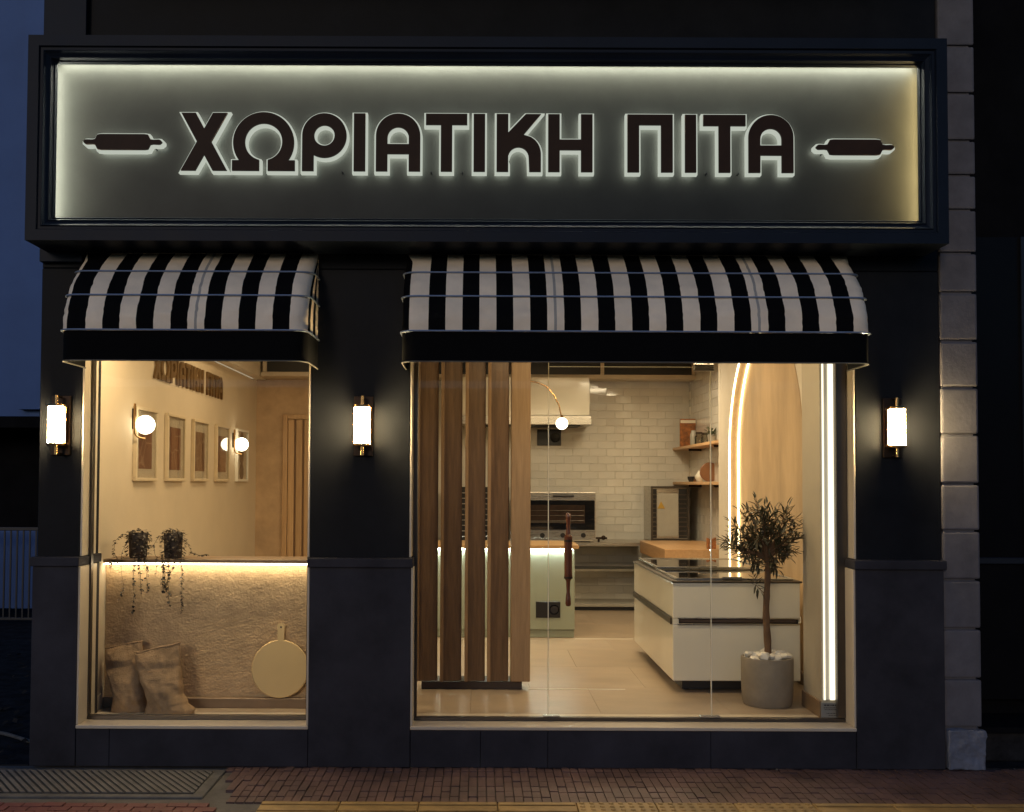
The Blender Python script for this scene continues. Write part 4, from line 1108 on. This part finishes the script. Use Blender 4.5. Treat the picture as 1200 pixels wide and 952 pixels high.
# shelves on the right kitchen wall
def shelf(label, pyt, y0=3.45, y1=5.87):
    z = pyt
    t = thing('wall_shelf', label, 'shelf', (XK-.1, 4.6, z), 'oak shelves on the tiled side wall')
    B().box(XK-.20, XK-.010, y0, y1, z-.03, z, bev=.003).build('board', M['oak_y'], t)
    for yy in (4.0, 5.2): B().box(XK-.15, XK-.010, yy, yy+.02, z-.055, z-.031, bev=.002).build('bracket', M['brass_dark'], t)
zs1 = az(525, 5.8, 797); zs2 = az(565, 5.8, 797)
shelf('upper oak wall shelf carrying the orange packet and jars', zs1)
shelf('lower oak wall shelf carrying the round bread board', zs2)
pk = thing('orange_packet', 'upright orange patterned packet at the far end of the upper shelf', 'packet', (XK-.12, 5.55, zs1))
B().box(ax(797.5, 5.5), ax(815.5, 5.5), 5.5, 5.545, zs1+.001, az(491, 5.5, 805), bev=.004).build('packet_body', M['orange'], pk)
B().box(ax(797.7, 5.5), ax(815.3, 5.5), 5.4975, 5.4995, az(496, 5.5, 805), az(492.5, 5.5, 805)).build('packet_band', M['paper'], pk)
def jar(name, label, px, y, w_, h_, z0, m, lid=True, cat='jar'):
    x = ax(px, y); t = thing(name, label, cat, (x, y, z0))
    B().lathe([(w_*.9, .001), (w_, .01), (w_, h_*.75), (w_*.7, h_*.9), (w_*.7, h_)], (x, y, z0), 20).build('body', m, t)
    if lid: B().lathe([(w_*.75, h_+.001), (w_*.75, h_+.018)], (x, y, z0), 20).build('lid', M['brass_dark'], t)
    return t
jar('tall_canister', 'tall grey canister beside the orange packet on the upper shelf', 813, 5.2, .038, .17, zs1, M['ceramic'], False, 'canister')
jar('glass_jar', 'squat glass jar in the middle of the upper shelf', 819.5, 4.95, .048, .12, zs1, M['jar'])
jar('glass_jar', 'small glass jar beside the little green plant on the upper shelf', 826, 4.75, .042, .10, zs1, M['jar'])
def small_plant(label, px, y, z0):
    x = ax(px, y); t = thing('small_plant', label, 'potted plant', (x, y, z0)); rn = random.Random(int(px))
    B().lathe([(.035, .001), (.05, .08), (.045, .08), (.0001, .07)], (x, y, z0), 18).build('pot', M['ceramic'], t)
    b = B()
    for i in range(90):
        a = rn.random()*6.28; el = rn.uniform(.1, 1.3); d = Vector((math.cos(a)*math.cos(el), math.sin(a)*math.cos(el), math.sin(el)))
        leaf_at(b, Vector((x, y, z0+.08))+d*rn.uniform(.01, .09), d, rn.uniform(.025, .05), wide=.5)
    stuff(b.build('foliage', [M['leaf_green']], t))
small_plant('little green potted plant at the near end of the upper shelf', 835, 4.55, zs1)
rb = thing('bread_board', 'round brown wooden bread board standing on the lower shelf', 'bread board', (XK-.06, 4.6, zs2))
x = ax(831.5, 4.62)
B().lathe([(.0001, -.012), (.095, -.012), (.1, -.008), (.1, .008), (.095, .012), (.0001, .012)], (x, 4.62, zs2+.102), 40, 'Y').build('disc', M['terracotta'], rb)
for px, lb, y, r, m in ((810, 'small dark bowl at the far end of the lower shelf', 5.3, .04, M['black']), (820.5, 'round white bulb shaped vase on the lower shelf', 4.95, .055, M['white']), (814, 'small brown cup behind the dark bowl on the lower shelf', 5.55, .035, M['terracotta'])):
    x = ax(px, y); t = thing('vase' if m is M['white'] else 'bowl' if m is M['black'] else 'cup', lb, 'vase' if m is M['white'] else 'bowl' if m is M['black'] else 'cup', (x, y, zs2))
    if m is M['white']: B().lathe([(r*.5, .001), (r*.95, r*.7), (r, r*1.1), (r*.5, r*1.9), (r*.35, r*2.2)], (x, y, zs2), 22).build('body', m, t)
    else: B().lathe([(r*.6, .001), (r, r*1.0), (r*.96, r*1.5), (r*.85, r*1.4), (.0001, r*.3)], (x, y, zs2), 20).build('body', m, t)

# ------------------------------------------------------------------ freezer
FYf = .92; fx0, fx1 = ax(788.5, FYf, 740), ax(938, FYf, 740)
fz0, fz1 = az(798.5, FYf, 860), az(683.5, FYf, 860); FYb = FYf+1.72
fz = thing('display_freezer', 'white chest display freezer with sliding glass lids and dark grip rails', 'freezer', ((fx0+fx1)/2, (FYf+FYb)/2, FL))
zm0, zm1 = az(732, FYf, 860), az(725.5, FYf, 860)
B().box(fx0, fx1, FYf, FYb, fz0, zm0-.001, bev=.008).build('lower_body', M['white_lacquer'], fz)
B().box(fx0, fx1, FYf, FYb, zm1+.001, fz1, bev=.008).build('upper_body', M['white_lacquer'], fz)
B().box(fx0+.012, fx1-.012, FYf+.012, FYb-.012, zm0, zm1).build('grip_recess', M['black'], fz)
B().box(fx0, fx0+.04, FYf, FYf+.05, zm0-.001, zm1+.001).build('corner_post', M['white_lacquer'], fz)
B().box(fx0+.05, fx1-.03, FYf-.006, FYf+.011, zm0+.012, zm1-.004, bev=.003).build('grip_rail', M['dark_base'], fz)
for (a, c) in ((zm0-.006, zm0+.006), (zm1-.002, zm1+.008)): B().box(fx0+.03, fx1-.01, FYf-.008, FYf-.001, a, c, bev=.002).build('trim', M['steel'], fz)
B().box(fx0-.014, fx0-.001, FYf+.02, FYb-.02, zm0-.004, zm1+.004, bev=.004).build('side_rail', M['alu'], fz)
B().box(fx0-.012, fx1+.012, FYf-.012, FYb+.01, fz1+.001, fz1+.014, bev=.004).build('rim', M['alu'], fz)
lt = fz1+.015
def lid(y0, y1, z0):
    l_ = B().box(fx0+.05, fx1-.05, y0, y1, z0, z0+.006).build('glass_lid', M['lidglass'], fz)
    for a, c, e, f in ((fx0+.03, fx1-.03, y0-.016, y0-.001), (fx0+.03, fx1-.03, y1+.001, y1+.016), (fx0+.03, fx0+.049, y0, y1), (fx1-.049, fx1-.03, y0, y1)):
        B().box(a, c, e, f, z0-.002, z0+.012, bev=.002).build('lid_bar', M['steel'], l_)
    B().box((fx0+fx1)/2-.09, (fx0+fx1)/2+.05, y0-.028, y0-.017, z0, z0+.022, bev=.004).build('lid_grip', M['steel'], l_)
lid(FYf+.06, FYf+.86, lt+.002); lid(FYf+.80, FYb-.06, lt+.018)
B().box(fx0+.03, fx1-.03, FYf+.03, FYb-.03, fz1-.05, fz1-.002).build('inner_well', M['ceramic'], fz)
for yy in (FYf+.15, FYb-.2):
    for xx in (fx0+.12, fx1-.15):
        B().tube([(xx, yy, FL+.001), (xx, yy, fz0-.001)], .02, 10).build('foot', M['black'], fz)
B().box(fx0+.08, fx1-.03, FYf+.10, FYb-.08, FL+.012, fz0-.002).build('undertray', M['black'], fz)
x, z = at(939, 727, FYf+.03)
B().lathe([(.0001, -.004), (.022, -.004), (.026, .002), (.022, .012), (.0001, .014)], (fx1+.002, FYf+.05, z), 16, 'X').build('side_knob', M['white'], fz)

# ------------------------------------------------------------------ potted olive tree
tyc = .60; txc = ax(899, tyc, 790)
ot = thing('olive_tree', 'small potted olive tree with round crown in a grey concrete pot', 'potted tree', (txc, tyc, FL))
pr = .163; pzt = az(769.5, tyc, 899)
hp_ = pzt-FL
B().lathe([(.0001, .001), (pr*.90, .001), (pr*.95, .02), (pr*.985, .08), (pr, hp_*.6), (pr, hp_-.006), (pr*.985, hp_), (pr*.92, hp_), (pr*.91, hp_-.05), (.0001, hp_-.05)], (txc, tyc, FL), 56).build('pot', M['pot'], ot)
B().lathe([(pr*.9, hp_-.045), (.0001, hp_-.035)], (txc, tyc, FL), 30).build('soil', M['soil'], ot)
rn = random.Random(21)
for i in range(26):
    a = rn.random()*6.28; r = pr*.78*math.sqrt(rn.random()); s = rn.uniform(.022, .042)
    b = B(); b.ball((txc+r*math.cos(a), tyc+r*math.sin(a), FL+hp_-.02+rn.uniform(.0, .035)), s, 10, sq=(rn.uniform(.8, 1.3), rn.uniform(.7, 1.1), rn.uniform(.55, .85)))
    b.v = [tuple(Vector(v) + Vector((noise.noise(Vector(v)*38), noise.noise(Vector(v)*38+Vector((5, 0, 0))), noise.noise(Vector(v)*38+Vector((0, 7, 0)))))*.009) for v in b.v]
    b.build('stone', M['pebble'], ot)
zc_t, zc_b = az(655, tyc, 899), FL+hp_-.04
path = []; 
for i in range(15):
    f = i/14; px = 899 - 1.2*math.sin(f*3.0) + .8*math.sin(f*9); path.append((ax(px, tyc), tyc+.008*math.sin(f*7), zc_b+(zc_t-zc_b)*f))
B().tube(path, [.0245 - .006*i/14 + .002*math.sin(i*2.3) for i in range(15)], 12).build('trunk', M['bark'], ot)
cc = Vector((ax(896, tyc), tyc, az(631, tyc, 896))); topv = Vector(path[-1])
br = B(); lf = B(); ol = B(); rn = random.Random(4)
def leaves(p, d, n, mi=None):
    side = d.cross(Vector((rn.uniform(-1, 1), rn.uniform(-1, 1), rn.uniform(-1, 1)))).normalized()
    for k in range(n):
        f = k/n; q = p + d*f
        for s in (-1, 1):
            dd = (d.normalized()*.75 + side*s*rn.uniform(.5, 1.0) + Vector((rn.uniform(-.3, .3), rn.uniform(-.3, .3), rn.uniform(-.3, .35))))
            leaf_at(lf, q, dd, rn.uniform(.045, .080), wide=rn.uniform(.17, .25), mi=1 if rn.random() < .22 else 0, bend=rn.uniform(-.1, .2))
    leaf_at(lf, p+d, d, rn.uniform(.05, .07), wide=.24)
targets = [(853, 640), (845, 632), (858, 612), (872, 598), (886, 583), (899, 590), (912, 596), (925, 592), (936, 612), (942, 626), (930, 640), (918, 652), (905, 662), (884, 660), (868, 652), (877, 620), (893, 604), (908, 618), (921, 622), (900, 640), (886, 640), (866, 628), (912, 640), (895, 625)]
for k, (px, py) in enumerate(targets):
  for rep in range(2):
    yy = tyc + rn.uniform(-.24, .24)*(.55 if k < 15 else 1.0)
    ex = Vector((ax(px + rn.uniform(-5, 5)*(rep > 0), yy), yy, az(py + rn.uniform(-6, 6)*(rep > 0), yy)))
    mid = topv.lerp(ex, .5) + Vector((rn.uniform(-.03, .03), rn.uniform(-.03, .03), rn.uniform(-.01, .05)))
    br.tube([topv - Vector((0, 0, .02)), topv.lerp(mid, .55)+Vector((0, 0, .01)), mid, ex], [.010, .006, .004, .0015], 5)
    leaves(mid, (ex-mid), 5); 
    for q in range(2):
        s0 = mid.lerp(ex, rn.uniform(.1, .7)); dd = Vector((rn.uniform(-1, 1), rn.uniform(-1, 1), rn.uniform(-.6, .8))).normalized()*rn.uniform(.05, .10)
        br.tube([s0, s0+dd], [.003, .001], 4); leaves(s0, dd, 3)
for k in range(12):
    a = rn.random()*6.28; ol.ball(cc + Vector((.18*math.cos(a), .18*math.sin(a), rn.uniform(-.1, .12))), .010, 8, sq=(.8, .8, 1.15))
sp = Vector(path[9]); e1 = Vector((ax(884, tyc), tyc-.02, az(684, tyc))); br.tube([sp, e1], [.004, .002], 5); leaves(e1, Vector((-.02, -.02, .06)), 4); leaves(e1, Vector((.03, 0, -.04)), 2)
br.build('branches', M['bark'], ot)
stuff(lf.build('crown', [M['olive'], M['olive_pale']], ot)); ol.build('olives', M['vine'], ot)

# ------------------------------------------------------------------ ceiling lights of the shop
def ceiling_light(label, x, y, e, sz=.5, color=WARM, spread=180, cz=CZ):
    t = thing('ceiling_light', label, 'ceiling light', (x, y, cz-.03), 'ceiling panels of the shop')
    for a, c, d, f in ((-sz/2-.02, sz/2+.02, -sz/2-.02, -sz/2), (-sz/2-.02, sz/2+.02, sz/2, sz/2+.02), (-sz/2-.02, -sz/2, -sz/2, sz/2), (sz/2, sz/2+.02, -sz/2, sz/2)):
        B().box(x+a, x+c, y+d, y+f, cz-.028, cz-.002, bev=.002).build('trim', M['white'], t)
    if cz < CZ:
        B().box(x-sz/2-.019, x+sz/2+.019, y-sz/2-.019, y+sz/2+.019, cz-.0015, cz+.012).build('housing', M['white'], t)
        for q in (-.2, .2): B().tube([(x+q, y, cz+.012), (x+q, y, CZ-.001)], .004, 6).build('hanging_rod', M['steel'], t)
    area('panel_light', t, (x, y, cz-.012), sz, e, color, spread=spread)
ceiling_light('ceiling panel over the seating corner', -1.45, 2.3, 17)
def added_light_bar(label, x0, x1, e):  # unseen bars, added to brighten the window display and the freezer front
    t = thing('added_light_bar', label, 'light bar', ((x0+x1)/2, .22, 2.79), 'added light bars under the window lintels')
    B().box(x0, x1, .16, .29, 2.782, 2.798, bev=.003).build('housing', M['white'], t)
    area('added_bar_light', t, ((x0+x1)/2, .225, 2.778), x1-x0-.04, e, WARM, rot=(R(12), 0, 0), sy=.10)
added_light_bar('added slim light bar under the lintel of the narrow sacks window', -2.1, -1.2, 40)
added_light_bar('added slim light bar under the lintel of the glass entrance', .35, 1.6, 32)
ceiling_light('ceiling panel over the freezer', 1.1, 2.0, 26)
ceiling_light('ceiling panel over the service counter', .35, 2.5, 20)
ceiling_light('lowered ceiling panel over the kitchen', 1.5, 4.0, 34, color=(1.0, .80, .53), cz=2.90)
# ------------------------------------------------------------------ neighbours
q = thing('stone_column', 'column of grey painted stone blocks with rough foot beside the shop front', 'stone column', (2.8, 0, 0))
qx0, qx1 = XO1+.004, ax(1148, -.014, 600)
js = [856, 798, 739, 681, 623, 567.5, 509, 453, 398, 341, 294, 243, 202, 161, 105, 49, -20, -80, -150]
for a, c in zip(js[:-1], js[1:]):
    wide = .0 if a > 60 else 0
    B().box(qx0+.0, qx1, -.014, .25, az(a, -.07, 1125)+.006, az(c, -.07, 1125)-.006, bev=.012).build('stone', M['quoin'], q)
B().box(qx0+.01, qx1-.025, .004, .24, 0, az(-150, -.05, 1125)).build('core', M['quoin'], q)
b = B(); bm_v = []
zt_ = az(858, -.1, 1130)
b.box(qx0+.0, ax(1157, -.06, 880), -.06, .25, .0, zt_, bev=.012); fb = b.build('foot_stone', M['rough_stone'], q)
md = fb.modifiers.new('subdiv', 'SUBSURF'); md.subdivision_type = 'SIMPLE'; md.levels = md.render_levels = 4
tx = bpy.data.textures.new('chip', 'CLOUDS'); tx.noise_scale = .07
m2 = fb.modifiers.new('chip', 'DISPLACE'); m2.texture = tx; m2.strength = .03; m2.mid_level = .6
nsh = thing('dark_shop', 'unlit neighbouring shop front with dark glass beyond the stone column', 'shop front', (3.5, .3, 0))
B().box(qx1+.003, 6, .5, .6, 0, 6.2).build('wall', M['dark_wall'], nsh)
B().box(qx1+.003, 6, .16, .49, .0, az(858, .16, 1180), bev=.01).build('stall_riser', M['alley'], nsh)
B().box(qx1+.003, 6, .10, .49, az(857, .16, 1180), az(850, .16, 1180), bev=.006).build('sill', M['dark_wall'], nsh)
zrail = az(657, .4, 1180)
B().box(qx1+.05, 6, .36, .42, zrail-.02, zrail+.02, bev=.004).build('transom', M['iron'], nsh)
for x in (qx1+.02, qx1+.46, qx1+1.1): B().box(x, x+.045, .36, .42, .31, 3.2, bev=.004).build('mullion', M['iron'], nsh)
B().box(qx1+.06, 6, .385, .395, .32, 3.2).build('pane', M['dark_pane'], nsh)
nb_ = thing('blue_building', 'plain blue grey rendered building across the alley with a dark ground floor', 'building', (-8, 8.5, 0))
B().box(-20, -3.5, 8.5, 12, az(488, 8.5, 20), 14, bev=0).build('wall', M['blue_wall'], nb_)
B().box(-20, -3.5, 9.4, 12, 0, az(488, 8.5, 20)-.002).build('ground_floor', M['dark_wall'], nb_)
B().box(-20, -3.5, 8.3, 9.4, az(502, 8.4, 20), az(489, 8.4, 20), bev=.01).build('ledge', M['dark_wall'], nb_)
B().box(ax(26, 8.35, 200), -3.5, 8.35, 8.499, az(480, 8.4, 20), 14).build('pilaster', M['blue_wall'], nb_)
fe = thing('railing', 'low dark iron railing with thin upright bars in the alley', 'railing', (-5.3, 5.7, 0))
fyy = 5.7; fx_a, fx_b = -8.0, -4.2; fz_a, fz_b = az(727, fyy, 20), az(619, fyy, 20)
B().box(fx_a, fx_b, fyy-.02, fyy+.02, fz_b-.03, fz_b+.01, bev=.005).build('top_rail', M['iron'], fe)
B().box(fx_a, fx_b, fyy-.015, fyy+.015, fz_a, fz_a+.03, bev=.005).build('bottom_rail', M['iron'], fe)
x = fx_a
bar = B().box(-.008, .008, -.008, .008, fz_a+.031, fz_b-.031).build('bar', M['iron']); bme = bar.data; bpy.data.objects.remove(bar)
while x < fx_b:
    shared('bar', bme, fe, (x, fyy, 0)); x += .072
pn = thing('pale_panel', 'pale blue panel standing behind the alley railing', 'panel', (-5.5, 6.3, 0))
B().box(-8, -4.3, 6.3, 6.36, .12, 1.05, bev=.01).build('sheet', M['blue_wall'], pn)
for x in (-7.9, -6.1, -4.5): B().box(x, x+.05, 6.37, 6.42, 0, 1.1, bev=.005).build('post', M['iron'], pn)
# street opposite, behind the photographer, so that the glass has something to mirror
ob = thing('opposite_building', 'dark building across the street', 'building', (0, -30, 0))
B().box(-30, 30, -32, -30, 0, 5).build('wall', mat('opposite_render', (.10, .09, .08), .9), ob)

for o in bpy.data.objects:
    if '_loc' in o: del o['_loc']
